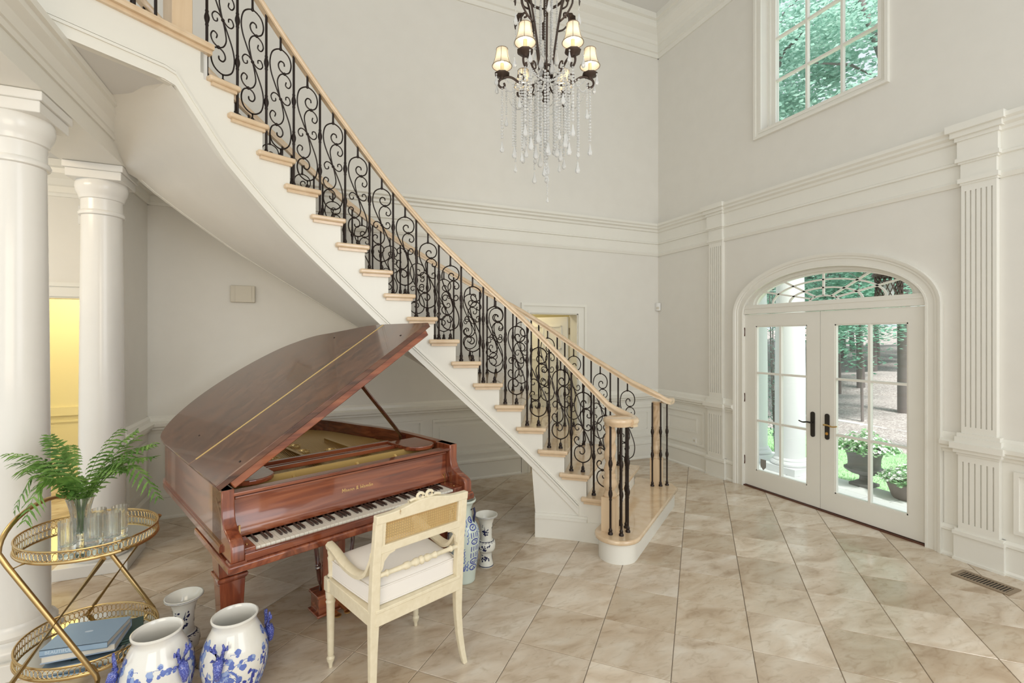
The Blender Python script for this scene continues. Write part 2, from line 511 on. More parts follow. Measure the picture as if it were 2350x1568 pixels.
ENT = [(0, 2.885), (.014, 2.885), (.028, 2.915), (.018, 2.935), (.018, 3.05), (.036, 3.055), (.036, 3.072), (.026, 3.08), (.026, 3.215), (.045, 3.225), (.05, 3.25), (.078, 3.265), (.078, 3.285), (.10, 3.30), (.10, 3.33), (0, 3.34)]
RAIL = [(0, .815), (.014, .815), (.022, .835), (.045, .85), (.045, .865), (.068, .88), (.072, .91), (.03, .925), (.026, .955), (.010, .975), (0, .975)]
BASE = [(0, 0), (.036, 0), (.036, .016), (.022, .03), (.022, .195), (.034, .205), (.034, .225), (.012, .245), (0, .245)]
P0Y, P1Y = 1.865, 4.355     # pilaster centres on the right wall
mb = MB(); run_right(mb, CROWN, -2.0, YB); run_back(mb, CROWN, -5, XR); struct(mb.build('trim_1', 'trim'))
mb = MB(); run_right(mb, ENT, -2.0, YB); run_back(mb, ENT, -.95, XR); struct(mb.build('trim_2', 'trim'))
mb = MB(); run_right(mb, RAIL, -2.0, DC - 1.0); run_right(mb, RAIL, DC + 1.0, YB); run_back(mb, RAIL, 3.47, XR); run_back(mb, RAIL, -1.40, 2.47)
run_left(mb, RAIL, 4.78, YB, -1.38); struct(mb.build('trim_3', 'trim'))
mb = MB(); run_right(mb, BASE, -2.0, DC - 1.0); run_right(mb, BASE, DC + 1.0, YB); struct(mb.build('baseboard_right', 'trim'))
mb = MB(); run_back(mb, BASE, 3.47, XR); run_back(mb, BASE, -1.40, 2.47); struct(mb.build('baseboard_back', 'trim'))
mb = MB(); run_left(mb, BASE, 4.78, YB, -1.38); struct(mb.build('baseboard_left', 'trim'))
# ---- wainscot panel mouldings
def frame_back(mb, x0, x1, z0, z1, y=YB, w=.028, d=.024):
    for a, b, c, e in ((x0, x1, z0, z0 + w), (x0, x1, z1 - w, z1), (x0, x0 + w, z0 + w, z1 - w), (x1 - w, x1, z0 + w, z1 - w)):
        mb.box(a, b, y - d, y, c, e)
    g = w * .35
    for a, b, c, e in ((x0 + w, x1 - w, z0 + w, z0 + w + g), (x0 + w, x1 - w, z1 - w - g, z1 - w), (x0 + w, x0 + w + g, z0 + w, z1 - w), (x1 - w - g, x1 - w, z0 + w, z1 - w)):
        mb.box(a, b, y - d * .45, y, c, e)
def frame_x(mb, y0, y1, z0, z1, x, s, w=.028, d=.024):
    for a, b, c, e in ((y0, y1, z0, z0 + w), (y0, y1, z1 - w, z1), (y0, y0 + w, z0 + w, z1 - w), (y1 - w, y1, z0 + w, z1 - w)):
        mb.box(min(x, x + s * d), max(x, x + s * d), a, b, c, e)
wains = struct(MB().box(-1.38, 2.44, YB - .004, YB, .245, .815).box(3.49, XR, YB - .004, YB, .245, .815).build('trim_4', 'trim'))
for x0, x1 in ((-1.24, -.02), (.10, 1.22), (1.34, 2.36), (3.58, 4.56)):
    mb = MB(); frame_back(mb, x0, x1, .31, .755); frame_back(mb, x0 + .085, x1 - .085, .395, .67, d=.011, w=.02); mb.build('panel_frame', 'trim', wains)
wr = struct(MB().box(XR - .004, XR, -1.9, DC - 1.005, .245, .815).box(XR - .004, XR, DC + 1.005, YB, .245, .815).build('trim_5', 'trim'))
for y0, y1 in ((4.56, 5.36), (.55, 1.68)):
    mb = MB(); frame_x(mb, y0, y1, .31, .755, XR, -1); frame_x(mb, y0 + .13, y1 - .13, .46, .66, XR, -1, d=.011, w=.02); mb.build('panel_frame', 'trim', wr)
wl = struct(MB().box(-1.38, -1.376, 4.78, YB, .245, .815).build('trim_6', 'trim'))
mb = MB(); frame_x(mb, 4.86, 5.34, .31, .755, -1.38, 1); mb.build('panel_frame', 'trim', wl)

# ---- fluted pilasters on the right wall
def pilaster(cy, label):
    t = struct(bpy.data.objects.new(label, None)); COL.objects.link(t); t.location = (XR, cy, 0); bpy.context.view_layer.update()
    def yb(mb, hw, d, z0, z1): mb.box(XR - d, XR, cy - hw, cy + hw, z0, z1)
    mb = MB(); yb(mb, .15, .062, 0, .018); yb(mb, .145, .052, .018, .2); yb(mb, .15, .066, .2, .228); yb(mb, .14, .05, .228, .245); mb.build('base', 'trim', t, world=True)
    def fluted(name, z0, z1, hw, d):
        mb = MB(); yb(mb, hw - .002, d - .012, z0 + .001, z1 - .001)
        yb(mb, hw, d, z0, z0 + .05); yb(mb, hw, d, z1 - .05, z1)
        n = 6; gap = .009; s = (2 * hw - n * gap) / (n + 1)
        for k in range(n + 1):
            y = cy - hw + k * (s + gap); mb.box(XR - d, XR, y, y + s, z0 + .05, z1 - .05)
        mb.build(name, 'trim', t, world=True)
    fluted('pedestal', .245, .815, .118, .05)
    mb = MB()
    for hw, d, z0, z1 in ((.125, .058, .815, .835), (.14, .075, .835, .865), (.155, .095, .865, .91), (.135, .065, .91, .955), (.125, .055, .955, .985)): yb(mb, hw, d, z0, z1)
    mb.build('pedestal_cap', 'trim', t, world=True)
    fluted('shaft', .985, 2.885, .102, .042)
    mb = MB()
    for hw, d, z0, z1 in ((.108, .05, 2.885, 2.90), (.118, .062, 2.90, 2.935), (.104, .048, 2.935, 3.045), (.115, .06, 3.045, 3.06), (.128, .075, 3.06, 3.09), (.118, .066, 3.09, 3.22), (.13, .078, 3.22, 3.25), (.15, .10, 3.25, 3.29), (.17, .125, 3.29, 3.345)): yb(mb, hw, d, z0, z1)
    mb.build('capital', 'trim', t, world=True)
pilaster(P0Y, 'trim_12')
pilaster(P1Y, 'trim_13')

# ---- arched casing around the doors
def arch_path(a, rise, z0=0.0, n=36):
    pts = [(DC + a, z0)]
    pts += [(DC + a * math.cos(math.pi * k / n), SPR + rise * math.sin(math.pi * k / n)) for k in range(n + 1)]
    pts.append((DC - a, z0)); return pts
def arch_band(mb, prof, a0, r0, a1, r1):
    """prof: (t, depth) with t 0 = inner curve and 1 = outer curve"""
    rings = []
    for t, d in prof:
        rings.append([(XR - d, y, z) for y, z in arch_path(a0 + (a1 - a0) * t, r0 + (r1 - r0) * t)])
    n = len(rings[0]); m = len(rings); vs = [p for r in rings for p in r]; fs = []
    for j in range(m):
        l = (j + 1) % m
        for i in range(n - 1): fs.append((j * n + i, j * n + i + 1, l * n + i + 1, l * n + i))
    mb.add(vs, fs)
mb = MB(); arch_band(mb, [(0, 0), (0, .022), (.12, .022), (.14, .014), (.55, .016), (.58, .026), (.72, .028), (.76, .036), (.95, .046), (1, .046), (1, 0)], .885, .42, 1.0, .545)
struct(mb.build('trim_7', 'trim', smooth=30))

# ---- door_1: pair of glazed doors with elliptical fanlight
door = struct(MB().box(XR - .005, XR + .24, DC - DA, DC + DA, -.05, .012).build('door_1', 'hinge_bronze'))
mb = MB(); mb.box(XR + .005, XR + .11, DC - DA, DC + DA, 1.985, 2.085); mb.box(XR + .0, XR + .02, DC - DA + .01, DC + DA - .01, 2.045, 2.06)
mb.build('transom_bar', 'trim', door)
for s in (-1, 1):
    y0, y1 = sorted((DC + s * (DA - .012), DC + s * DA)); MB().box(XR, XR + .16, y0, y1, 0, 1.985).build('jamb', 'trim', door)
FX = XR + .075
def fan_pt(a, r, th, z0=2.085): return (DC + a * math.cos(th), z0 + r * math.sin(th))
def ring(mb, a0, r0, a1, r1, x0, x1, n=32, z0=2.085, th0=0.0, th1=math.pi):
    for k in range(n):
        A, B = th0 + (th1 - th0) * k / n, th0 + (th1 - th0) * (k + 1) / n
        p = [fan_pt(a0, r0, A, z0), fan_pt(a1, r1, A, z0), fan_pt(a1, r1, B, z0), fan_pt(a0, r0, B, z0)]
        mb.hexa([(x0, *q) for q in p], [(x1, *q) for q in p])
mb = MB(); ring(mb, .785, .292, .9, .40, FX - .04, FX + .05); ring(mb, .76, .27, .80, .306, FX - .015, FX + .02); mb.build('fanlight_frame', 'trim', door, smooth=30)
fan = MB(); n = 40
pts = [fan_pt(.775, .285, math.pi * k / n) for k in range(n + 1)]
fan.extrude([(y, z) for y, z in pts], (FX, 0, 0), (0, 1, 0), (0, 0, 1), (.006, 0, 0))
fan.build('pane', 'window_glass', door)
angs = [R(a) for a in (32, 57, 75, 90, 105, 123, 148)]
for k, A in enumerate((0,)):
    pass
for th in [R(a) for a in (30, 56, 90, 124, 150)]:
    mb = MB(); p = fan_pt(.14, .05, th); q = fan_pt(.775, .285, th)
    mb.bar((FX - .006, *p), (FX - .006, *q), .016, .02, up=(1, 0, 0)); mb.build('muntin', 'trim', door)
for a_, r_ in ((.14, .05), (.36, .13), (.56, .21)):
    mb = MB(); ring(mb, a_ - .009, r_ - .008, a_ + .009, r_ + .008, FX - .016, FX + .004, n=24); mb.build('muntin', 'trim', door, smooth=30)
def leaf(y0, y1, hinge_side, z0=.018, z1=1.978):
    """one glazed leaf: stiles and rails, six panes, muntins, handle, hinges"""
    x0, x1 = XR + .018, XR + .062
    gl, gr = (y0 + .135, y1 - .145) if hinge_side > 0 else (y0 + .135, y1 - .135)
    gz0, gz1 = .205, 1.845
    mb = MB(); mb.box(x0, x1, y0, gl, z0, z1); mb.box(x0, x1, gr, y1, z0, z1); mb.box(x0, x1, gl, gr, z0, gz0); mb.box(x0, x1, gl, gr, gz1, z1)
    g = .012
    for a, b, c, e in ((gl, gr, gz0, gz0 + g), (gl, gr, gz1 - g, gz1), (gl, gl + g, gz0, gz1), (gr - g, gr, gz0, gz1)): mb.box(x0 + .006, x1 - .006, a, b, c, e)
    lf = mb.build('door_leaf', 'trim', door)
    rows = [gz0, .775, 1.315, gz1]; cols = [gl, (gl + gr) / 2, gr]
    for a in range(3):
        for c in range(2):
            MB().box(x0 + .02, x0 + .026, cols[c], cols[c + 1], rows[a], rows[a + 1]).build('pane', 'window_glass', lf)
    for z in rows[1:3]: MB().box(x0 + .004, x1 - .004, gl, gr, z - .011, z + .011).build('muntin', 'trim', lf)
    MB().box(x0 + .003, x1 - .003, cols[1] - .011, cols[1] + .011, gz0, gz1).build('muntin', 'trim', lf)
    for z in (.30, 1.02, 1.78):
        yh = y1 + .004 if hinge_side > 0 else y0 - .004
        mb = MB(); mb.tube([(x0 - .006, yh, z - .05), (x0 - .006, yh, z + .05)], .008, 8); mb.box(x0 - .004, x0 + .002, yh - .008, yh + .008, z - .045, z + .045)
        mb.build('hinge', 'hinge_bronze', lf, smooth=40)
    yh = y0 + .072 if hinge_side > 0 else y1 - .068
    mb = MB(); n = 20
    mb.extrude([(yh + .022 * math.cos(2 * math.pi * k / n), .842 + (.105 if math.sin(2 * math.pi * k / n) >= 0 else -.105) + .022 * math.sin(2 * math.pi * k / n)) for k in range(n)], (x0, 0, 0), (0, 1, 0), (0, 0, 1), (-.009, 0, 0))
    mb.build('handle_plate', 'bronze_dark', lf)
    s = 1 if hinge_side > 0 else -1
    m_ = 'bronze_dark' if hinge_side > 0 else 'brass'
    mb = MB(); mb.tube([(x0 - .005, yh, .862), (x0 - .045, yh, .862)], .009, 8)
    mb.tube(catmull([(x0 - .045, yh - .01 * s, .862), (x0 - .05, yh + .03 * s, .864), (x0 - .05, yh + .075 * s, .856), (x0 - .046, yh + .12 * s, .866)], 4), [.009, .009, .009, .009, .008, .008, .008, .008, .007, .007, .007, .007, .005], 8)
    mb.build('lever', m_, lf, smooth=50)
    if hinge_side < 0:
        mb = MB(); mb.tube([(x0 - .009, yh, .775), (x0 - .014, yh, .775)], .015, 10); mb.box(x0 - .032, x0 - .012, yh - .003, yh + .003, .765, .785); mb.build('deadbolt_turn', 'brass', lf, smooth=40)
    return lf
lfA = leaf(DC + .002, DC + DA - .012, 1)
lfB = leaf(DC - DA + .012, DC - .002, -1)
mb = MB(); mb.extrude([(-.035, .06), (.035, .06), (.035, -.02), (0, -.06), (-.035, -.02)], (XR + .036, 3.75, .285), (0, 1, 0), (0, 0, 1), (-.001, 0, 0))
tag(mb.build('security_sticker', 'sticker'), 'small grey shield sticker on the lowest pane of left door', 'sticker')

# ---- window_1 high above the doors
mb = MB()
SX = XR + .14
win = MB()
for a in ((W0, W1, WZ0, WZ0 + .03), (W0, W1, WZ1 - .03, WZ1), (W0, W0 + .03, WZ0, WZ1), (W1 - .03, W1, WZ0, WZ1)): win.box(SX - .05, SX + .07, *a)
for a in ((W0 + .03, W1 - .03, WZ0 + .03, WZ0 + .075), (W0 + .03, W1 - .03, WZ1 - .075, WZ1 - .03), (W0 + .03, W0 + .075, WZ0 + .075, WZ1 - .075), (W1 - .075, W1 - .03, WZ0 + .075, WZ1 - .075)): win.box(SX - .02, SX + .04, *a)
win = struct(win.build('window_1', 'trim'))
ys = [W0 + .075, 2.96, 3.315, W1 - .075]; zs = [WZ0 + .075, 4.575, 5.045, WZ1 - .075]
for a in range(3):
    for c in range(3): MB().box(SX + .006, SX + .012, ys[a], ys[a + 1], zs[c], zs[c + 1]).build('pane', 'window_glass', win)
for y in ys[1:3]: MB().box(SX - .012, SX + .03, y - .011, y + .011, zs[0], zs[3]).build('muntin', 'trim', win)
for z in zs[1:3]: MB().box(SX - .011, SX + .029, ys[0], ys[3], z - .011, z + .011).build('muntin', 'trim', win)
mb = MB(); w = .085
for lo, hi, d in ((0, .03, .02), (.03, .06, .015), (.06, w, .034)):
    for a in ((W0 - hi, W1 + hi, WZ0 - hi, WZ0 - lo), (W0 - hi, W1 + hi, WZ1 + lo, WZ1 + hi), (W0 - hi, W0 - lo, WZ0 - lo, WZ1 + lo), (W1 + lo, W1 + hi, WZ0 - lo, WZ1 + lo)): mb.box(XR - d, XR, *a)
mb.build('window_casing', 'trim', win)

# ---- casings of the two plain doorways in wall_back
def casing_back(name, x0, x1, zt, w=.125):
    mb = MB()
    for lo, hi, d in ((0, .03, .018), (.03, .09, .012), (.09, w, .03)):
        mb.box(x0 - hi, x0 - lo, YB - d, YB, 0, zt + lo); mb.box(x1 + lo, x1 + hi, YB - d, YB, 0, zt + lo); mb.box(x0 - hi, x1 + hi, YB - d, YB, zt + lo, zt + hi)
    for x in (x0, x1 - .012): mb.box(x, x + .012, YB, YB + .2, 0, zt)
    mb.box(x0, x1, YB, YB + .2, zt - .012, zt)
    return struct(mb.build(name, 'trim'))
casing_back('trim_8', 2.60, 3.31, 2.03); casing_back('trim_9', -2.75, -1.75, 2.08)
# rooms behind those doorways
struct(MB().box(1.9, 4.3, 7.1, 7.2, 0, 2.7).box(1.85, 1.95, YB + .2, 7.2, 0, 2.7).box(4.25, 4.35, YB + .2, 7.2, 0, 2.7).box(1.9, 4.3, YB + .2, 7.2, 2.7, 2.8).build('wall_study', 'yellow_paint'))
struct(MB().box(-3.4, -1.3, 7.2, 7.3, 0, 2.7).box(-3.45, -3.35, YB + .2, 7.3, 0, 2.7).box(-1.35, -1.25, YB + .2, 7.3, 0, 2.7).box(-3.4, -1.3, YB + .2, 7.3, 2.7, 2.8).build('wall_hall_room', 'yellow_paint'))
mb = MB(); mb.box(-3.35, -1.35, 7.17, 7.2, .80, .90); mb.box(-3.35, -1.35, 7.18, 7.2, 0, .18)
for x0 in (-3.2, -2.3):
    for a in ((x0, x0 + .8, .28, .3), (x0, x0 + .8, .72, .74), (x0, x0 + .02, .28, .74), (x0 + .78, x0 + .8, .28, .74)): mb.box(a[0], a[1], 7.185, 7.2, a[2], a[3])
struct(mb.build('trim_10', 'yellow_paint'))
point_light('hall_room_lamp', (-2.5, 6.3, 2.4), 34, (1.0, .90, .66), .15)
point_light('study_lamp', (2.6, 6.2, 2.4), 17, (1.0, .90, .70), .15)
# door_2: open leaf inside the study
d2 = MB(); hx, hy = 3.285, YB + .21; ang = R(122)
ux, uy = math.cos(ang), math.sin(ang)
def dl(s, t, z): return (hx + ux * s + uy * t, hy + uy * s - ux * t, z)
def dbox(mb, s0, s1, t0, t1, z0, z1): mb.hexa([dl(s0, t0, z0), dl(s1, t0, z0), dl(s1, t1, z0), dl(s0, t1, z0)], [dl(s0, t0, z1), dl(s1, t0, z1), dl(s1, t1, z1), dl(s0, t1, z1)])
dbox(d2, 0, .70, -.02, .02, .01, 2.0)
d2 = struct(d2.build('door_2', 'trim'))
for s0, s1 in ((.09, .32), (.38, .61)):
    for z0, z1 in ((.2, .75), (.9, 1.42), (1.55, 1.88)):
        mb = MB()
        for a in ((s0, s1, z0, z0 + .02), (s0, s1, z1 - .02, z1), (s0, s0 + .02, z0, z1), (s1 - .02, s1, z0, z1)): dbox(mb, a[0], a[1], -.03, .03, a[2], a[3])
        mb.build('panel_moulding', 'trim', d2)
for z in (.25, 1.0, 1.8):
    mb = MB(); mb.tube([(3.296, YB + .195, z - .045), (3.296, YB + .195, z + .045)], .009, 8); mb.build('hinge', 'vent_metal', d2, smooth=40)

# ---- left: stub wall, beam, columns, hall
struct(MB().box(-1.60, -1.38, 4.78, YB, 0, 3.26).build('wall_left', 'wall'))
mb = MB(); mb.box(-1.62, -1.25, .2, 4.78, 2.99, 3.26); mb.box(-1.60, -1.38, 4.78, YB, 2.99, 3.26)
struct(mb.build('ceiling_beam', 'trim'))
HC = [(0, 2.965), (.014, 2.965), (.02, 2.99), (.03, 3.0), (.03, 3.05), (.045, 3.06), (.07, 3.11), (.11, 3.15), (.115, 3.19), (.14, 3.20), (.14, 3.26), (0, 3.26)]
BC = [(0, 3.10), (.012, 3.10), (.02, 3.125), (.03, 3.13), (.05, 3.17), (.085, 3.20), (.09, 3.225), (.11, 3.23), (.115, 3.26), (0, 3.26)]
mb = MB(); run_left(mb, BC, .2, 4.45, -1.25); run_left(mb, HC, 4.78, YB, -1.38); run_back(mb, HC, -1.40, -.95); run_back(mb, HC, -5, -1.60)
struct(mb.build('trim_11', 'trim'))
def column(y, label):
    t = thing('column', label, 'column', (-1.43, y, 0), group=None)
    MB().box(-.215, .215, -.215, .215, 0, .085).build('plinth', 'column_paint', t, bevel=(.004, 2))
    tor = [(.135, .085), (.18, .085), (.192, .10), (.195, .12), (.185, .14), (.163, .15), (.155, .165), (.165, .175), (.167, .19), (.157, .205), (.144, .215), (.139, .235)]
    MB().lathe(tor, 48).build('base', 'column_paint', t, smooth=40)
    sh = [(.138 - .016 * (k / 14) ** 1.6, .235 + 2.39 * k / 14) for k in range(15)]
    MB().lathe(sh, 48).build('shaft', 'column_paint', t, smooth=40)
    cp = [(.122, 2.625), (.136, 2.63), (.140, 2.645), (.133, 2.66), (.124, 2.665), (.124, 2.745), (.133, 2.75), (.136, 2.765), (.140, 2.78), (.150, 2.80), (.157, 2.83), (.157, 2.855), (.15, 2.88)]
    MB().lathe(cp, 48).build('capital', 'column_paint', t, smooth=40)
    MB().box(-.162, .162, -.162, .162, 2.88, 2.94).box(-.175, .175, -.175, .175, 2.94, 2.988).build('abacus', 'column_paint', t, bevel=(.003, 1))
column(3.37, 'glossy white round column at the left edge of the room behind the gold cart')
column(4.53, 'glossy white round column standing nearer the piano and stub wall')

# ================================================================== CURVED STAIRCASE
SCX, SCY = .686, 1.842
RS = .189; DT = 5.03
def th(k): return 44.04 - DT * (k - 3)
THL = th(19)
def arc(r, t):
    if t >= THL: return Vector((SCX + r * math.sin(R(t)), SCY + r * math.cos(R(t))))
    b = Vector((SCX + r * math.sin(R(THL)), SCY + r * math.cos(R(THL))))
    return b + Vector((-math.cos(R(THL)), math.sin(R(THL)))) * (2.14 * R(THL - t))
def zn(t): return RS * (3 + (44.04 - t) / DT)
OFF = [(-42, -.535), (-34, -.615), (-23, -.605), (-12, -.56), (0, -.535), (23, -.485), (43, -.44)]
def zlow(t): return min(3.26, zn(t) + interp(t, OFF))
def zrail_in(t): return interp(t, [(-37, 4.565), (-26.66, 4.128), (-18.63, 3.789), (-10, 3.408), (-.86, 2.997), (8.71, 2.602), (18.57, 2.252), (28.55, 1.908), (38.49, 1.528), (48.2, 1.165), (52, 1.09)])
def zrail_out(t): return interp(t, [(-37, 4.41), (-23.2, 3.851), (-16.8, 3.591), (-12.7, 3.411), (-5.4, 3.096), (2.34, 2.80), (10.46, 2.538), (18, 2.30), (26.5, 2.049), (31.6, 1.872), (39.9, 1.552), (48, 1.278), (54.2, 1.12)])
def zl(r, t): return zlow(t + 4.6 * (r - 2.14) * min(1, max(0, (-35 - t) / 9)))
stair = thing('staircase', 'curved white staircase with oak treads, oak handrails and scrolled iron balusters', 'staircase', (2.2, 3.1, 0))
RI, RO = 2.14, 3.28
def P3(r, t, z): p = arc(r, t); return (p.x, p.y, z)
# treads, cove strip and risers
for k in range(2, 19):
    z = RS * k; a0 = th(k) + .15; a1 = th(k + 1) - 1.9; n = 6
    if k == 18: a1 = th(19) - .2
    ti = [a0 + (a1 - a0) * i / n for i in range(n + 1)]
    poly = [arc(RI - .042, t) for t in ti] + [arc(RO + .03, t) for t in reversed(ti)]
    MB().prism([(p.x, p.y) for p in poly], z - .036, z).build('tread', 'oak_plain', stair, world=True, bevel=(.012, 3), smooth=40)
    tj = [th(k) - .45 + (a1 + .6 - th(k) + .45) * i / n for i in range(n + 1)]
    poly = [arc(RI - .022, t) for t in tj] + [arc(RI + .01, t) for t in reversed(tj)]
    MB().prism([(p.x, p.y) for p in poly], z - .056, z - .036).build('cove_strip', 'oak_plain', stair, world=True)
for k in range(2, 20):
    t0 = th(k) - .75; t1 = t0 - .5; z0, z1 = RS * (k - 1), RS * k - .036
    MB().hexa([P3(RI, t0, z0), P3(RO, t0, z0), P3(RO, t1, z0), P3(RI, t1, z0)], [P3(RI, t0, z1), P3(RO, t0, z1), P3(RO, t1, z1), P3(RI, t1, z1)]).build('riser', 'trim', stair, world=True)
# bottom bullnose step
e = Vector((math.sin(R(54.1)), math.cos(R(54.1)))); nrm = Vector((-e.y, e.x)); cc = Vector((SCX, SCY))
def bottom(ins):
    p = []
    for i in range(15):
        a = R(270 - 12.857 * i); p.append((1.98 + (.18 - ins) * math.cos(a), .092 + (.18 - ins) * math.sin(a)))
    p += [(2.2, .272), (3.3, .375), (3.52 - ins, .39), (3.52 - ins, .10), (3.46 - ins, -.02 + ins * .5), (3.36 - ins * .5, -.088 + ins)]
    return [tuple(cc + e * r + nrm * s) for r, s in p]
MB().prism(bottom(0), RS - .036, RS).build('tread', 'oak_plain', stair, world=True, bevel=(.013, 3), smooth=40)
MB().prism(bottom(.032), 0, RS - .036).build('riser', 'trim', stair, world=True, smooth=40)
# stringers with stepped top
def stringer(r0, r1, name, tmax, solid_from):
    cols = []
    for k in range(1, 19):
        f = th(k) - .75; b = th(k + 1) - .75
        if k == 1: f = tmax
        for i in range(5):
            t = f + (b - f) * i / 4
            cols.append((t, RS * k - .036))
    t = th(19) - .75
    for i in range(28): cols.append((t - i * 2.2, 3.556))
    mb = MB(); vs = []; fs = []
    for t, zt in cols:
        zb = 0 if t > solid_from else zlow(t)
        for r in (r0, r1): vs += [P3(r, t, zb), P3(r, t, zt)]
    n = len(cols)
    for i in range(n - 1):
        a, b = i * 4, (i + 1) * 4
        fs += [(a, b, b + 1, a + 1), (a + 2, a + 3, b + 3, b + 2), (a + 1, b + 1, b + 3, a + 3), (a, a + 2, b + 2, b)]
    fs += [(0, 1, 3, 2), (n * 4 - 4, n * 4 - 2, n * 4 - 1, n * 4 - 3)]
    mb.add(vs, fs); return mb.build(name, 'trim', stair, world=True)
SOLID = 31.5
stringer(RI, RI + .035, 'stringer', 50.5, SOLID)
stringer(RO - .035, RO, 'stringer', 54.0, 34.0)
# closed end and soffit of the flight
mb = MB()
mb.hexa([P3(RI, SOLID, 0), P3(RO, SOLID, 0), P3(RO, SOLID + 1, 0), P3(RI, SOLID + 1, 0)], [P3(RI, SOLID, zlow(SOLID) + .03), P3(RO, SOLID, zlow(SOLID) + .03), P3(RO, SOLID + 1, zlow(SOLID) + .03), P3(RI, SOLID + 1, zlow(SOLID) + .03)])
mb.build('end_panel', 'trim', stair, world=True)
ts = [SOLID + 1 - i * 1.5 for i in range(60)]
mb = MB(); vs = []; fs = []
RR_ = [RI + .01 + (RO - RI - .02) * i / 4 for i in range(5)]
for t in ts:
    rm = RO - .01
    while rm > RI + .1 and arc(rm, t).x < -1.258: rm -= .01
    rs = [RI + .01 + (rm - RI - .01) * i / 4 for i in range(5)]
    for r in rs: vs.append(P3(r, t, zl(r, t) + .004))
    for r in rs: vs.append(P3(r, t, zl(r, t) + .04))
for i in range(len(ts) - 1):
    for j in range(4):
        a = i * 10 + j; fs += [(a, a + 1, a + 11, a + 10), (a + 5, a + 15, a + 16, a + 6)]
mb.add(vs, fs); mb.build('soffit', 'wall', stair, world=True, smooth=30)
# moulding bands along the lower edge of the stringer
low = [41.6 - i * 1.6 for i in range(95)]
def band(dz0, dz1, r, name, t0=99, z_fix=None, ts=low):
    tt = [t for t in ts if t <= t0]
    mb = MB(); mb.sweep([P3(RI, t, zlow(t) if z_fix is None else z_fix) for t in tt], [(-.001, dz0), (r, dz0), (r, dz1), (-.001, dz1)], sides=[Vector((*(-(arc(2.5, t) - arc(2.0, t)).normalized()), 0)) for t in tt])
    return mb.build(name, 'trim', stair, world=True, smooth=30)
band(0, .062, .012, 'edge_moulding'); band(.062, .078, .022, 'edge_moulding'); band(.085, .098, .014, 'edge_moulding')
bl = [43.5 - i * 1.0 for i in range(13)]
band(.0, .165, .014, 'plinth_board', z_fix=0.0, ts=[51.5 - i for i in range(21)]); band(.165, .19, .024, 'plinth_moulding', z_fix=0.0, ts=bl); band(.19, .21, .012, 'plinth_moulding', z_fix=0.0, ts=bl)
# landing nosing
tl = [THL + .4 - i * 3 for i in range(21)]
mb = MB(); mb.sweep([P3(RI, t, 3.573) for t in tl], [(-.045, -.016), (-.05, 0), (-.045, .018), (.2, .018), (.2, -.016)], sides=[Vector((*((arc(2.5, t) - arc(2.0, t)).normalized()), 0)) for t in tl])
mb.build('landing_nosing', 'oak_plain', stair, world=True, smooth=30)
mb = MB(); mb.sweep([P3(RI, t, 3.545) for t in tl], [(-.022, -.012), (-.022, .012), (.02, .012), (.02, -.012)], sides=[Vector((*((arc(2.5, t) - arc(2.0, t)).normalized()), 0)) for t in tl])
mb.build('cove_strip', 'oak_plain', stair, world=True)
# handrails
def rail_cross(w=.064, h=.066):
    return [(-w / 2 * .8, -h * .5), (w / 2 * .8, -h * .5), (w / 2 * .72, -h * .22), (w / 2, -h * .05), (w / 2, h * .22), (w / 2 * .7, h * .44), (0, h * .5), (-w / 2 * .7, h * .44), (-w / 2, h * .22), (-w / 2, -h * .05), (-w / 2 * .72, -h * .22)]
pts = [P3(2.2, t, zrail_in(t) - .028) for t in [49.5 - i * 1.5 for i in range(59)]]
pts = catmull([(2.30, 3.00, 1.055), (2.365, 3.03, 1.055), (2.40, 3.10, 1.06), (2.405, 3.18, 1.075)] + pts[:1], 5)[:-1] + pts
MB().sweep(pts, rail_cross()).build('handrail', 'oak_plain', stair, world=True, smooth=60)
MB().lathe([(.02, 1.024), (.10, 1.024), (.108, 1.034), (.108, 1.048), (.117, 1.056), (.117, 1.076), (.108, 1.086), (.09, 1.09), (.0005, 1.09)], 32, (2.25, 3.09, 0)).build('volute', 'oak_plain', stair, world=True, smooth=50)
pts = [P3(3.22, t, zrail_out(t) - .028) for t in [53.6 - i * 1.5 for i in range(61)]]
pts = [(3.44, 3.80, 1.062), (3.42, 3.84, 1.066)] + [pts[0]] + pts[1:]
MB().sweep(catmull([(3.45, 3.83, 1.065), (3.40, 3.80, 1.068), (3.34, 3.77, 1.075)] + [P3(3.22, 52.5, zrail_out(52.5) - .028)], 4)[:-1] + [P3(3.22, t, zrail_out(t) - .028) for t in [52.5 - i * 1.5 for i in range(60)]], rail_cross()).build('handrail', 'oak_plain', stair, world=True, smooth=60)
MB().lathe([(.02, 1.036), (.062, 1.036), (.07, 1.046), (.07, 1.078), (.06, 1.092), (.0005, 1.094)], 24, (3.43, 3.86, 0)).build('volute', 'oak_plain', stair, world=True, smooth=50)
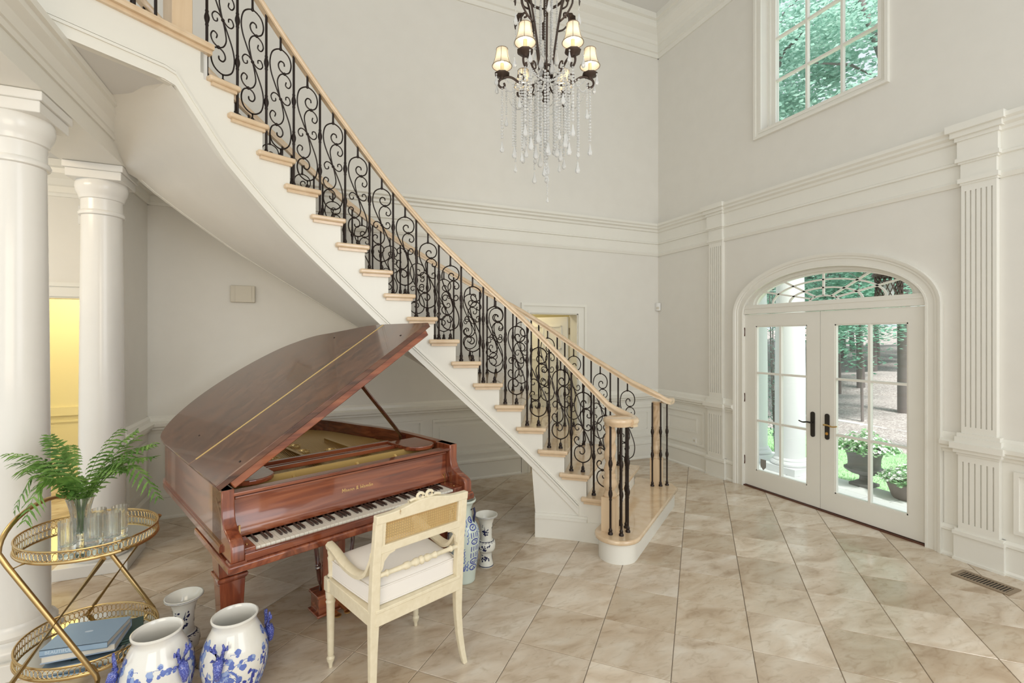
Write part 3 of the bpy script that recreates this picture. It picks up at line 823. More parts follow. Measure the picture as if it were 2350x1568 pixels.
# twisted newels on the bottom step
def newel(x, y, z0, z1, rz):
    nb = MB(); nb.v = []
    c, s = math.cos(rz), math.sin(rz); h = .054
    q = [(x + c * a - s * b, y + s * a + c * b) for a, b in ((-h, -h), (h, -h), (h, h), (-h, h))]
    nb.prism(q, z0, z0 + .27)
    H = z1 - z0 - .27
    prof = [(.046, 0), (.05, .012), (.04, .03), (.032, .05), (.044, .075), (.05, .10), (.043, .13), (.036, .15), (.042, .165), (.036, .18)]
    prof = [(r, z0 + .27 + zz_) for r, zz_ in prof]
    m = 26; za = z0 + .27 + .185; zb = z1 - .05
    prof += [(.036, za + (zb - za) * i / m) for i in range(m + 1)]
    prof = [(r * 1.15, z) for r, z in prof]
    prof += [(.042, zb + .012), (.036, zb + .022), (.046, zb + .036), (.046, z1)]
    def tw(a, z):
        return 1 + (.17 * math.cos(3 * a - (z - za) * 55) if za < z < zb else 0)
    nb.lathe(prof, 24, (x, y, 0), twist=tw)
    return nb.build('newel_post', 'oak', stair, world=True, smooth=50)
newel(2.205, 3.135, RS, 1.03, R(35)); newel(3.345, 3.93, RS, 1.045, R(35))
# square landing newel
c = arc(2.215, -40.2); ct = math.cos(R(-53.5)); 
mb = MB(); rz = R(36.4)
for h, z0, z1 in ((.058, 3.591, 4.55), (.07, 4.55, 4.58), (.075, 4.58, 4.62), (.05, 4.62, 4.66)):
    q = [(c.x + math.cos(rz) * a - math.sin(rz) * b, c.y + math.sin(rz) * a + math.cos(rz) * b) for a, b in ((-h, -h), (h, -h), (h, h), (-h, h))]; mb.prism(q, z0, z1)
mb.build('newel_post', 'oak', stair, world=True, bevel=(.004, 1))
# iron balusters
def bar_base(mb, x, y, z):
    mb.lathe([(.019, z), (.019, z + .012), (.012, z + .022), (.015, z + .03), (.012, z + .04), (.0085, z + .05)], 8, (x, y, 0))
def plain_bar(x, y, z0, z1):
    mb = MB(); bar_base(mb, x, y, z0); H = z1 - z0
    prof = [(.0086, z0)]
    for f in (.38, .66):
        zc = z0 + H * f
        prof += [(.0086, zc - .055), (.0115, zc - .045), (.0092, zc - .036), (.0165, zc - .008), (.0165, zc + .008), (.0092, zc + .036), (.0115, zc + .045), (.0086, zc + .055)]
    prof.append((.0086, z1 + .012))
    mb.lathe(prof, 7, (x, y, 0))
    return mb.build('baluster', 'iron', stair, world=True, smooth=50)
US = [(0, 0), (-.035, .07), (-.066, .145), (-.074, .21), (-.055, .272), (0, .30), (.054, .276), (.074, .228), (.062, .18), (.026, .162), (-.006, .176), (-.016, .205), (.0, .228), (.022, .224), (.026, .206)]
SS = [(0, 0), (-.014, .05), (-.022, .105), (-.004, .145), (.028, .158), (.062, .14), (.074, .108), (.058, .083), (.036, .092), (.040, .114)]
CS = [(0, 0), (.026, -.022), (.052, -.024), (.068, -.002), (.056, .024), (.036, .020), (.036, .004)]
def sym(p): return [(-x, -y) for x, y in reversed(p)] + list(p[1:])
LONG = [(v.x, v.y) for v in catmull([(x, y, 0) for x, y in sym(US)], 4)]
SHORT = [(v.x, v.y) for v in catmull([(x, y, 0) for x, y in sym(SS)], 4)]
CURL = [(v.x, v.y) for v in catmull([(x, y, 0) for x, y in sym(CS)], 3)]
def scroll_bar(x, y, t, z0, z1):
    dx, dy = math.cos(R(t)), -math.sin(R(t))
    mb = MB(); bar_base(mb, x, y, z0)
    zc = z0 + .085 + .295; sc = 1.0
    sc = min(1.22, max(.86, (z1 - z0 - .085 - .085) / .59)); zc = z0 + .085 + .295 * sc
    def w(p, off=0): return (x + dx * p[0] - dy * off, y + dy * p[0] + dx * off, zc + p[1] * sc)
    mb.tube([w(p) for p in LONG], .0052, 5); mb.tube([w(p, .002) for p in SHORT], .0048, 5); mb.tube([w(p, -.002) for p in CURL], .0046, 5)
    for p in ((.028, .160), (0, 0), (-.028, -.160)): mb.ball(w(p), .0115, 8, 5)
    mb.tube([(x, y, z0 + .04), (x, y, zc - .298 * sc)], .0075, 6)
    mb.lathe([(.0075, zc + .295 * sc - .002), (.012, zc + .295 * sc + .004), (.0085, zc + .295 * sc + .018), (.0075, zc + .295 * sc + .03), (.0075, z1 + .012)], 6, (x, y, 0))
    return mb.build('baluster', 'iron', stair, world=True, smooth=50)
for k in range(2, 19):
    z = RS * k
    for t, kind in ((th(k) - 1.85, 1), (th(k) - 4.45, 0)):
        p = arc(2.2, t)
        if kind: 
            if k > 1: scroll_bar(p.x, p.y, t, z, zrail_in(t) - .062)
        else: plain_bar(p.x, p.y, z, zrail_in(t) - .056)
    for t, kind in ((th(k) - 1.85, 1), (th(k) - 3.55, 0), (th(k) - 5.0, 0)):
        p = arc(3.22, t)
        if kind: scroll_bar(p.x, p.y, t, z, zrail_out(t) - .062)
        else: plain_bar(p.x, p.y, z, zrail_out(t) - .056)
for x, y in ((2.157, 3.062), (2.220, 3.0085), (2.309, 3.045), (2.337, 3.1785), (2.347, 3.1169)): plain_bar(x, y, RS, 1.02)
for x, y in ((3.252, 3.885), (3.330, 3.8514), (3.41, 3.848)): plain_bar(x, y, RS, 1.035)
for i in range(6):
    p = arc(2.2, -43.6 - i * 2.9); plain_bar(p.x, p.y, 3.591, 4.45)
MB().sweep([P3(2.2, t, 4.49) for t in (-40, -60, -92)], rail_cross()).build('handrail', 'oak_plain', stair, world=True, smooth=60)
# upper floor slab (landing and gallery)
p0 = arc(RI + .01, THL); p1 = arc(RI + .01, -96); p2 = arc(RO, THL)
poly = [(p0.x, p0.y), (p1.x, p1.y), (-5.2, p1.y), (-5.2, YB), (-.95, YB), (p2.x, p2.y)]
fu = struct(MB().prism(poly, 3.262, 3.555).build('ceiling_hall', 'ceiling_paint'))
struct(MB().prism(poly, 3.555, 3.59).build('floor_upper', 'oak_plain'))

# ================================================================== GRAND PIANO
piano = thing('grand_piano', 'mahogany grand piano with raised lid and gold lettering, standing under the staircase', 'piano', (-.233, 2.632, 0), R(21.9))
OUT = [(-.117, .13), (-.117, .9), (-.117, 1.45)] + [(v.x, v.y) for v in catmull([(-.117, 1.45, 0), (-.095, 1.68, 0), (.03, 1.93, 0), (.22, 2.09, 0), (.45, 2.15, 0), (.72, 2.12, 0), (.98, 1.99, 0), (1.14, 1.78, 0), (1.21, 1.55, 0), (1.255, 1.32, 0), (1.315, 1.08, 0), (1.35, .86, 0), (1.358, .6, 0)], 5)][1:] + [(1.358, .13)]
def inset(poly, d):
    n = len(poly); out = []
    for i in range(n):
        a, b, c = Vector(poly[i - 1]), Vector(poly[i]), Vector(poly[(i + 1) % n])
        e1 = (b - a).normalized(); e2 = (c - b).normalized()
        n1 = Vector((-e1.y, e1.x)); n2 = Vector((-e2.y, e2.x)); m = (n1 + n2)
        m = m / max(.35, m.length_squared) * 2 if m.length > 1e-6 else n1
        out.append(b + m * d)
    return [(p.x, p.y) for p in out]
area2 = sum(OUT[i - 1][0] * OUT[i][1] - OUT[i][0] * OUT[i - 1][1] for i in range(len(OUT)))
SG = 1 if area2 > 0 else -1
def open_wall(poly, t, z0, z1):
    """rim following poly from its first to its last point (front side left open)"""
    inn = inset(poly, SG * t); mb = MB(); n = len(poly); vs = []; fs = []
    inn[0] = (poly[0][0] + t, poly[0][1]); inn[-1] = (poly[-1][0] - t, poly[-1][1])
    for p, q in zip(poly, inn): vs += [(*p, z0), (*p, z1), (*q, z1), (*q, z0)]
    for i in range(n - 1):
        for k in range(4): fs.append((i * 4 + k, i * 4 + (k + 1) % 4, i * 4 + 4 + (k + 1) % 4, i * 4 + 4 + k))
    fs += [(0, 1, 2, 3), (n * 4 - 4, n * 4 - 1, n * 4 - 2, n * 4 - 3)]
    return mb.add(vs, fs)
open_wall(OUT, .05, .675, .958).build('rim', 'mahogany_y', piano, smooth=30)
mo = inset(OUT, -SG * .012)
open_wall(mo, .06, .66, .69).build('rim_moulding', 'mahogany_y', piano, smooth=30)
mo2 = inset(OUT, -SG * .007)
open_wall(mo2, .05, .69, .70).build('rim_moulding', 'mahogany_y', piano, smooth=30)
inn = inset(OUT, SG * .045); inn[0] = (-.08, .24); inn[-1] = (1.32, .24)
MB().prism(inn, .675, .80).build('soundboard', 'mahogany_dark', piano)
pl = inset(OUT, SG * .055); pl[0] = (-.05, .40); pl[-1] = (1.26, .40); 
plate = MB().prism([p for p in pl], .80, .865).build('iron_plate', 'gold_paint', piano)
for x, y in ((.65, 1.25), (.63, 1.03), (.79, .92), (.40, .95), (.30, 1.3)):
    mb = MB(); mb.lathe([(.03, .865), (.045, .866), (.05, .875), (.045, .883), (.034, .883), (.03, .868)], 20, (x, y, 0), cap0=False, cap1=False); mb.build('sound_hole_ring', 'gold_leaf', plate, smooth=50)
    MB().lathe([(.033, .866), (.0005, .8665)], 20, (x, y, 0), cap0=False, cap1=False).build('sound_hole', 'black', plate)
mb = MB()
for s in (.22, .55, .9):
    mb.box(s - .012, s + .012, .40, 1.7 if s < .7 else 1.25, .865, .90)
mb.build('plate_strut', 'gold_paint', plate)
for s0, s1 in ((.08, .34), (.42, .62), (.70, .84), (.92, 1.1)):
    mb = MB()
    for i in range(int((s1 - s0) / .014)):
        for j in range(3):
            mb.lathe([(.0035, .855), (.0035, .885)], 5, (s0 + .014 * i + .004 * j, .38 + .02 * j, 0), cap0=False)
    o_ = mb.build('tuning_pins', 'vent_metal', plate); o_['kind'] = 'stuff'
mb = MB()
for i in range(90):
    s = .02 + .0137 * i; mb.bar((s, .42, .888), (min(1.2, s + .12), 1.3 if s < .8 else 1.0, .888), .0018, .0018)
o_ = mb.build('strings', 'brass', plate); o_['kind'] = 'stuff'
# gold front flange of the plate with brackets
MB().box(-.06, 1.30, .345, .36, .80, .932).box(-.06, 1.30, .262, .345, .80, .82).build('plate_flange', 'gold_paint', piano)
for s in (.30, .70, .98):
    MB().extrude([(0, 0), (.07, 0), (0, .05)], (s, .345, .86), (0, -1, 0), (0, 0, 1), (.016, 0, 0)).build('plate_bracket', 'gold_leaf', piano)
MB().box(-.07, 1.31, .36, .44, .80, .87).build('pin_block', 'black', piano)
# music desk slides and the two side shelves
for t0, t1, z in ((.60, .635, .945), (.47, .50, .94), (.535, .555, .935)): MB().box(.10, 1.10, t0, t1, z - .025, z).build('desk_rail', 'mahogany_x', piano, bevel=(.003, 1))
for s0, s1 in ((-.05, .20), (1.06, 1.30)):
    n = 12; cx_ = (s0 + s1) / 2; rx = (s1 - s0) / 2
    poly = [(s0, .56), (s0, .36)] + [(cx_ - rx * math.cos(math.pi * i / n), .36 - .12 * math.sin(math.pi * i / n)) for i in range(1, n)] + [(s1, .36), (s1, .56)]
    MB().prism(poly, .925, .952).build('side_shelf', 'mahogany_x', piano, bevel=(.006, 2))
# cheeks
CH = [(.30, .958), (.13, .958), (.128, .875), (.122, .835), (.108, .805), (.082, .782), (.045, .768), (.01, .757), (-.022, .742), (-.036, .724), (-.036, .652), (.30, .652)]
for s0 in (-.117, 1.298):
    MB().extrude(CH, (s0, 0, 0), (0, 1, 0), (0, 0, 1), (.06, 0, 0)).build('cheek', 'mahogany_z', piano, bevel=(.006, 2), smooth=40)
for s0 in (-.124, 1.292):
    MB().box(s0, s0 + .075, -.044, .03, .642, .655).build('cheek_moulding', 'mahogany_x', piano, bevel=(.003, 1))
for s0, s1 in ((-.057, -.002), (1.227, 1.298)):
    MB().box(s0, s1, -.012, .15, .655, .70).build('key_block', 'mahogany_y', piano, bevel=(.004, 2))
    MB().lathe([(.006, .70), (.006, .7035), (.0005, .704)], 10, ((s0 + s1) / 2, .04, 0)).build('key_block_screw', 'brass', piano)
MB().box(-.057, 1.298, -.034, -.008, .645, .682).build('key_slip', 'mahogany_x', piano, bevel=(.004, 2))
MB().box(-.132, 1.372, -.05, .62, .607, .645).build('key_bed', 'mahogany_y', piano, bevel=(.008, 3))
MB().box(-.05, 1.295, 0, .17, .645, .668).build('key_frame', 'black', piano)
# fallboard
FB = [(.155, .70), (.15, .72), (.158, .74), (.172, .76), (.176, .90), (.176, .915), (.20, .915), (.20, .70)]
fb = MB().extrude(FB, (-.056, 0, 0), (0, 1, 0), (0, 0, 1), (1.352, 0, 0)).build('fallboard', 'mahogany_x', piano, smooth=40)
MB().box(-.05, 1.292, .158, .20, .893, .906).build('fallboard_lip', 'mahogany_x', fb, bevel=(.004, 2))
tx = text_mesh('lettering', 'Mason & Hamlin', .045, 'gold_leaf', fb, (.626, .1735, .797), (R(90), 0, 0), .0006); tx.scale = (.68, 1.0, 1)
MB().box(-.10, 1.34, .13, .20, .918, .936).build('stretcher', 'mahogany_x', piano, bevel=(.004, 2))
for s in (-.03, 1.27): MB().box(s - .004, s + .004, .15, .157, .70, .76).build('fallboard_hinge', 'brass', fb)
# keys
KW = 1.225 / 52
wk = None
for i in range(52):
    if wk is None:
        o_ = wk = MB().box(.0006, KW - .0006, 0, .15, .668, .69).build('white_key', 'ivory', piano, bevel=(.0012, 1))
    else:
        o_ = wk.copy(); COL.objects.link(o_)
    o_.location.x = i * KW
bk = None
pat = {0: 1, 1: 0, 2: 1, 3: 1, 4: 0, 5: 1, 6: 1}      # white keys A B C D E F G: black key to the right
for i in range(51):
    if pat[i % 7]:
        if bk is None:
            o_ = bk = MB().hexa([(-.0055, .052, .688), (.0055, .052, .688), (.0055, .148, .688), (-.0055, .148, .688)], [(-.0045, .060, .7015), (.0045, .060, .7015), (.0045, .148, .7015), (-.0045, .148, .7015)]).build('black_key', 'ebony', piano, bevel=(.001, 1))
        else:
            o_ = bk.copy(); COL.objects.link(o_)
        o_.location.x = (i + 1) * KW
# lid
LA = R(33.47); lc, ls = math.cos(LA), math.sin(LA)
def lidp(a, t, n): return (-.117 + a * lc - n * ls, t, .970 + a * ls + n * lc)
LO = [(-.012, .118), (-.012, 1.45)] + [(v.x, v.y) for v in catmull([(-.012, 1.45, 0), (.02, 1.72, 0), (.146, 1.945, 0), (.34, 2.10, 0), (.565, 2.165, 0), (.85, 2.14, 0), (1.10, 2.005, 0), (1.25, 1.81, 0), (1.335, 1.62, 0), (1.385, 1.36, 0), (1.435, 1.12, 0), (1.478, .90, 0), (1.488, .66, 0)], 5)][1:] + [(1.488, .118)]
def lidprism(poly, n0, n1):
    mb = MB(); k = len(poly)
    vs = [lidp(a, t, n0) for a, t in poly] + [lidp(a, t, n1) for a, t in poly]
    return mb.add(vs, [tuple(range(k))[::-1], tuple(range(k, 2 * k))] + [(i, (i + 1) % k, k + (i + 1) % k, k + i) for i in range(k)])
HL = .685
lo = [p for p in LO if p[1] >= HL]
main = [(-.012, HL)] + lo + [(1.488, HL)]
flap = [(-.012, .118), (-.012, HL - .002), (1.488, HL - .002), (1.488, .118)]
lid = lidprism(main, 0, .034).build('lid', 'mahogany_lid', piano, bevel=(.010, 3), smooth=35)
lf_ = lidprism(flap, 0, .034).build('lid_flap', 'mahogany_lid', piano, bevel=(.004, 2), smooth=35)
lidprism([(.03, HL - .006), (.03, HL + .004), (1.475, HL + .004), (1.475, HL - .006)], .0335, .0365).build('lid_hinge', 'gold_leaf', piano)
lidprism([(.045, .135), (.045, .165), (1.455, .165), (1.455, .135)], -.045, 0).build('lid_batten', 'mahogany_x', lf_, bevel=(.004, 1))
for a, t in ((.149, 1.075), (.142, .19), (1.30, 1.2), (1.33, .25)):
    lidprism([(a - .005, t - .005), (a + .005, t - .005), (a + .005, t + .005), (a - .005, t + .005)], .034, .037).build('lid_button', 'black', lid)
q = lidp(1.015, .12, -.006)
mb = MB(); mb.bar((1.285, .72, .93), lidp(.93, .30, -.002), .028, .016); mb.build('lid_prop', 'mahogany_dark', piano, bevel=(.003, 1))
MB().box(1.27, 1.30, .70, .75, .90, .945).build('prop_block', 'mahogany_dark', piano)
# legs with corbel, cuff and caster
def pleg(x, y):
    mb = MB(); mb.frustum((x, y), .12, .12, .50, .135, .135, .61); mb.frustum((x, y), .14, .14, .485, .14, .14, .50); mb.frustum((x, y), .125, .125, .472, .14, .14, .485)
    mb.frustum((x, y), .085, .085, .10, .118, .118, .472); mb.frustum((x, y), .115, .115, .075, .12, .12, .10)
    lg = mb.build('leg', 'mahogany_z', piano, bevel=(.003, 1))
    mb = MB(); mb.lathe([(.012, .0), (.03, .0), (.03, .02)], 12, (x, y, 0)); mb.lathe([(.028, .03), (.028, .075)], 12, (x, y, 0)); mb.tube([(x - .012, y, .03), (x + .012, y, .03)], .03, 14)
    mb.build('caster', 'brass', lg, smooth=40)
pleg(-.05, .25); pleg(1.275, .24); pleg(.52, 1.72)
MB().extrude([(0, .607), (.14, .607), (.06, .56), (.02, .50), (0, .49)], (-.10, .31, 0), (0, 1, 0), (0, 0, 1), (.12, 0, 0)).build('corbel', 'mahogany_z', piano)
# pedal lyre
lyre = MB(); lyre.box(.44, .70, .30, .42, .04, .14); lyre.box(.425, .715, .285, .435, .03, .045); lyre.box(.43, .71, .29, .43, .14, .16)
ly = lyre.build('pedal_lyre', 'mahogany_x', piano, bevel=(.006, 2))
for s in (.505, .60): MB().frustum((s, .36), .045, .035, .16, .05, .05, .61).build('lyre_post', 'mahogany_z', ly)
for s, d in ((.475, -.045), (.66, .045)):
    mb = MB(); p, q = Vector((s, .36, .16)), Vector((s + d, .36, .61)); prof = [0, .15, .3, .32, .34, .36, .38, .7, 1]; rr = [.010, .012, .013, .018, .014, .018, .013, .014, .018]
    mb.tube([p.lerp(q, f) for f in prof], rr, 8); mb.build('lyre_rod', 'mahogany_dark', ly, smooth=40)
for s in (.51, .57, .63):
    mb = MB(); mb.box(s - .011, s + .011, .20, .31, .055, .066); mb.lathe([(.0005, .052), (.02, .054), (.021, .062), (.012, .068), (.0005, .069)], 14, (s, .195, 0)); mb.build('pedal', 'brass', ly, smooth=40)

# ================================================================== ARMCHAIR
chair = thing('armchair', 'distressed cream painted armchair with caned back, pulled up to the piano keyboard', 'chair', (.435, 2.519, 0), R(20.33))
CP = 'cream_paint'
def sabre(x, xs):
    pts = [(x + xs, -.235, .0), (x + xs * .7, -.225, .06), (x + xs * .35, -.215, .16), (x + xs * .1, -.212, .28), (x, -.215, .40), (x, -.222, .5), (x, -.235, .68), (x, -.252, .80), (x, -.262, .89)]
    ws = [.026, .03, .034, .038, .044, .044, .042, .040, .038]
    mb = MB(); vs = []; fs = []
    for (a, b, c), w in zip(pts, ws):
        for sx, sy in ((-1, -1), (1, -1), (1, 1), (-1, 1)): vs.append((a + sx * w / 2, b + sy * w / 2 * .85, c))
    for i in range(len(pts) - 1):
        for k in range(4): fs.append((i * 4 + k, i * 4 + (k + 1) % 4, i * 4 + 4 + (k + 1) % 4, i * 4 + 4 + k))
    fs += [(3, 2, 1, 0), tuple(len(vs) - 4 + k for k in range(4))]
    return mb.add(vs, fs).build('rear_leg', CP, chair, bevel=(.005, 2))
XL, XRc = -.25, .228
sabre(XL, -.012); sabre(XRc, .034)
for x in (-.262, .252):
    prof = [(.009, 0), (.011, .02), (.018, .035), (.021, .05), (.014, .06), (.0165, .07), (.016, .09), (.021, .33), (.025, .345), (.02, .355), (.024, .365), (.026, .39), (.026, .40)]
    MB().lathe(prof, 14, (x, .225, 0)).build('front_leg', CP, chair, smooth=40)
    mb = MB(); mb.box(x - .027, x + .027, .198, .252, .40, .475); mb.build('leg_block', CP, chair, bevel=(.008, 2))
    prof = [(.016, .475), (.02, .485), (.015, .495), (.018, .56), (.02, .575), (.016, .585), (.02, .60), (.02, .62)]
    MB().lathe(prof, 12, (x, .215, 0)).build('arm_post', CP, chair, smooth=40)
    xb = XL if x < 0 else XRc
    pts = catmull([(x, .235, .635), (x, .16, .625), (x, .04, .597), (xb + (x - xb) * .5, -.08, .592), (xb, -.16, .625), (xb, -.21, .69), (xb, -.232, .74)], 4)
    mb = MB(); mb.sweep(pts, [(-.02, -.016), (.02, -.016), (.024, .004), (.012, .017), (-.012, .017), (-.024, .004)]); mb.build('arm', CP, chair, smooth=50)
# seat rails
MB().box(XL, XRc, -.238, -.198, .40, .468).box(XL, XRc, -.244, -.20, .462, .478).build('seat_rail', CP, chair, bevel=(.003, 1))
MB().box(-.262, .252, .205, .245, .40, .475).build('seat_rail', CP, chair, bevel=(.003, 1))
for x0, x1, x2 in ((-.262, XL, -1), (.252, XRc, 1)):
    mb = MB(); mb.bar((x0, .22, .437), (x1, -.215, .437), .036, .074); mb.bar((x0, .22, .468), (x1, -.215, .468), .046, .014); mb.build('seat_rail', CP, chair, bevel=(.003, 1))
MB().box(-.24, .225, -.20, .21, .45, .462).build('seat_board', CP, chair)
def by(z): return -.215 - (z - .45) * .112
def backbox(mb, x0, x1, z0, z1, d=.028): mb.hexa([(x0, by(z0) - d / 2, z0), (x1, by(z0) - d / 2, z0), (x1, by(z0) + d / 2, z0), (x0, by(z0) + d / 2, z0)], [(x0, by(z1) - d / 2, z1), (x1, by(z1) - d / 2, z1), (x1, by(z1) + d / 2, z1), (x0, by(z1) + d / 2, z1)])
mb = MB(); n = 24; poly = [(XL - .018, .882), (XRc + .018, .882)]
for i in range(n + 1):
    x = XRc + .018 - (XRc - XL + .036) * i / n; u = (x - (-.011)) / .24
    poly.append((x, .926 + .024 * max(0, math.cos(u * math.pi * .62)) ** 2 - .004 * abs(u)))
mb.extrude(poly, (0, by(0) + .016, 0), (1, 0, 0), (0, -.112, 1), (0, -.034, 0)); mb.build('crest_rail', CP, chair, bevel=(.004, 2))
mb = MB()
for sx in (-1, 1):
    c0 = (-.011 + sx * .026, by(.955), .962)
    mb.tube([(c0[0] + .017 * math.cos(a), c0[1] - .004, c0[2] + .014 * math.sin(a)) for a in [2 * math.pi * i / 16 for i in range(16)]], .0075, 7, closed=True)
mb.ball((-.011, by(.955), .958), .010)
mb.tube(catmull([(-.10, by(.94), .946), (-.07, by(.95), .953), (-.04, by(.95), .948), (.02, by(.95), .948), (.05, by(.95), .953), (.08, by(.94), .946)], 3), .007, 6)
mb.build('carved_bow', CP, chair, smooth=50)
mb = MB(); backbox(mb, XL + .015, XRc - .015, .738, .776); mb.build('back_rail', CP, chair, bevel=(.003, 1))
mb = MB()
for x0, x1 in ((XL + .018, XL + .034), (XRc - .034, XRc - .018)): backbox(mb, x0, x1, .77, .89, .02)
mb.build('cane_frame', CP, chair)
mb = MB(); x0, x1, z0, z1 = XL + .03, XRc - .03, .772, .888
def strip(a, b, w=.0026):
    p = Vector((a[0], by(a[1]) + .003, a[1])); q = Vector((b[0], by(b[1]) + .003, b[1])); mb.bar(p, q, w, .0014, up=(0, 1, 0))
nx = 34; nz = 9
for i in range(nx + 1):
    x = x0 + (x1 - x0) * i / nx; strip((x - .0013, z0), (x - .0013, z1), .0013); strip((x + .0013, z0), (x + .0013, z1), .0013)
for j in range(nz + 1):
    z = z0 + (z1 - z0) * j / nz; strip((x0, z - .0013), (x1, z - .0013), .0013); strip((x0, z + .0013), (x1, z + .0013), .0013)
sp_ = (z1 - z0)
for i in range(-nz, nx + 1):
    dx_ = (x1 - x0) / nx
    for sgn in (1, -1):
        xa = x0 + i * dx_; xb = xa + nz * dx_
        za, zb = (z0, z1) if sgn > 0 else (z1, z0)
        f0 = max(0, (x0 - xa) / (xb - xa)); f1 = min(1, (x1 - xa) / (xb - xa))
        if f1 > f0 + .01: strip((xa + (xb - xa) * f0, za + (zb - za) * f0), (xa + (xb - xa) * f1, za + (zb - za) * f1), .0016)
o_ = mb.build('cane_panel', 'cane', chair); o_['kind'] = 'stuff'
# turned cross spindle and brackets
mb = MB(); zS = .632; fr = [0, .02, .10, .12, .14, .16, .30, .32, .36, .38, .41, .43, .46, .48, .50, .52, .54, .57, .59, .62, .64, .68, .70, .84, .86, .88, .90, .98, 1]
rr = [.011, .012, .011, .017, .012, .011, .012, .018, .018, .012, .013, .019, .019, .013, .021, .021, .013, .019, .019, .013, .012, .018, .012, .011, .012, .017, .011, .012, .011]
mb.tube([(XL + (XRc - XL) * f, by(zS), zS) for f in fr], rr, 10); mb.build('back_spindle', CP, chair, smooth=45)
for x, s in ((XL + .018, 1), (XRc - .018, -1)):
    mb = MB(); mb.extrude([(0, 0), (.075 * s, 0), (.072 * s, -.012), (.045 * s, -.018), (.02 * s, -.045), (.014 * s, -.08), (0, -.095)], (x, by(.74) + .011, .742), (1, 0, 0), (0, -.112, 1), (0, -.022, 0)); mb.build('corner_bracket', CP, chair, bevel=(.003, 1))
# loose cushion
cu = bpy.data.objects
cush = thing('seat_cushion', 'plump off-white linen box cushion on the cream armchair', 'cushion', (.435, 2.519, .478), R(20.33))
n = 20; mb = MB(); vs = []; fs = []
def cush_pt(i, j, top):
    u, v_ = -1 + 2 * i / n, -1 + 2 * j / n
    x = u * (.2485 + .0135 * v_) - .008; y = v_ * .222 + .012
    e_ = max(abs(u), abs(v_)); h = .086 + .022 * (1 - u ** 8) * (1 - v_ ** 8) + .032 * (1 - u * u) * (1 - v_ * v_)
    rx = 1 - .02 * (u * v_) ** 2
    return (x * rx, y * rx, (h - (.006 if e_ > .99 else 0)) if top else .0)
for top in (1, 0):
    for i in range(n + 1):
        for j in range(n + 1): vs.append(cush_pt(i, j, top))
m1 = (n + 1) ** 2
for i in range(n):
    for j in range(n):
        a = i * (n + 1) + j; fs += [(a, a + n + 1, a + n + 2, a + 1), (m1 + a, m1 + a + 1, m1 + a + n + 2, m1 + a + n + 1)]
edge = [i * (n + 1) for i in range(n + 1)] + [n * (n + 1) + j for j in range(1, n + 1)] + [i * (n + 1) + n for i in range(n - 1, -1, -1)] + [j for j in range(n - 1, 0, -1)]
for a, b in zip(edge, edge[1:] + edge[:1]): fs.append((a, b, m1 + b, m1 + a))
mb.add(vs, fs).build('cushion_body', 'fabric_white', cush, smooth=50, bevel=(.012, 3))
for top in (1, 0):
    mb = MB(); pts = [vs[k if top else m1 + k] for k in edge]; mb.tube([(x, y, z + (.001 if top else .006)) for x, y, z in pts], .0042, 6, closed=True); mb.build('piping', 'fabric_white', cush, smooth=50)

# ================================================================== PORCELAIN
class Pot:
    def __init__(self, prof): self.p = prof
    def r(self, z):
        for (r0, z0), (r1, z1) in zip(self.p, self.p[1:]):
            if z0 <= z <= z1 and z1 > z0: return r0 + (r1 - r0) * (z - z0) / (z1 - z0)
        return self.p[-1][0]
    def at(self, a, z, off=.0009):
        r = self.r(z) + off; return Vector((r * math.cos(a), r * math.sin(a), z))
    def ribbon(self, mb, pts, w):
        """painted stroke: pts (angle, z), half width(s) w"""
        n = len(pts)
        if not hasattr(w, '__len__'): w = [w] * n
        vs = []; fs = []
        for i, (a, z) in enumerate(pts):
            a0, z0 = pts[max(0, i - 1)]; a1, z1 = pts[min(n - 1, i + 1)]; r = max(.01, self.r(z))
            dx, dz = (a1 - a0) * r, z1 - z0; l = math.hypot(dx, dz) or 1; nx_, nz_ = -dz / l, dx / l
            for s in (-1, 1): vs.append(self.at(a + s * nx_ * w[i] / r, z + s * nz_ * w[i]))
        for i in range(n - 1): fs.append((2 * i, 2 * i + 1, 2 * i + 3, 2 * i + 2))
        mb.add(vs, fs)
    def blob(self, mb, a, z, r0, n=9, seed=0, ang=0, el=1.0):
        q = random.Random(seed); R_ = max(.01, self.r(z)); vs = [self.at(a, z, .0013)]
        for i in range(n):
            t = 2 * math.pi * i / n; rr = r0 * (.65 + .5 * q.random())
            dx, dz = rr * el * math.cos(t), rr * math.sin(t); c, s = math.cos(ang), math.sin(ang)
            vs.append(self.at(a + (dx * c - dz * s) / R_, min(self.p[-1][1] - .004, z + dx * s + dz * c), .0011))
        mb.add(vs, [(0, 1 + i, 1 + (i + 1) % n) for i in range(n)])
def cam_ang(x, y, rotz=0): return math.atan2(-y, -x) - rotz      # direction from a pot towards the camera
JAR = [(.085, 0), (.088, .01), (.098, .04), (.125, .11), (.140, .18), (.1415, .22), (.136, .26), (.122, .30), (.105, .335), (.096, .355), (.0925, .37), (.095, .385), (.099, .395), (.099, .402)]
JAR = [(v.x, v.z) for v in catmull([(r, 0, z) for r, z in JAR], 3)]
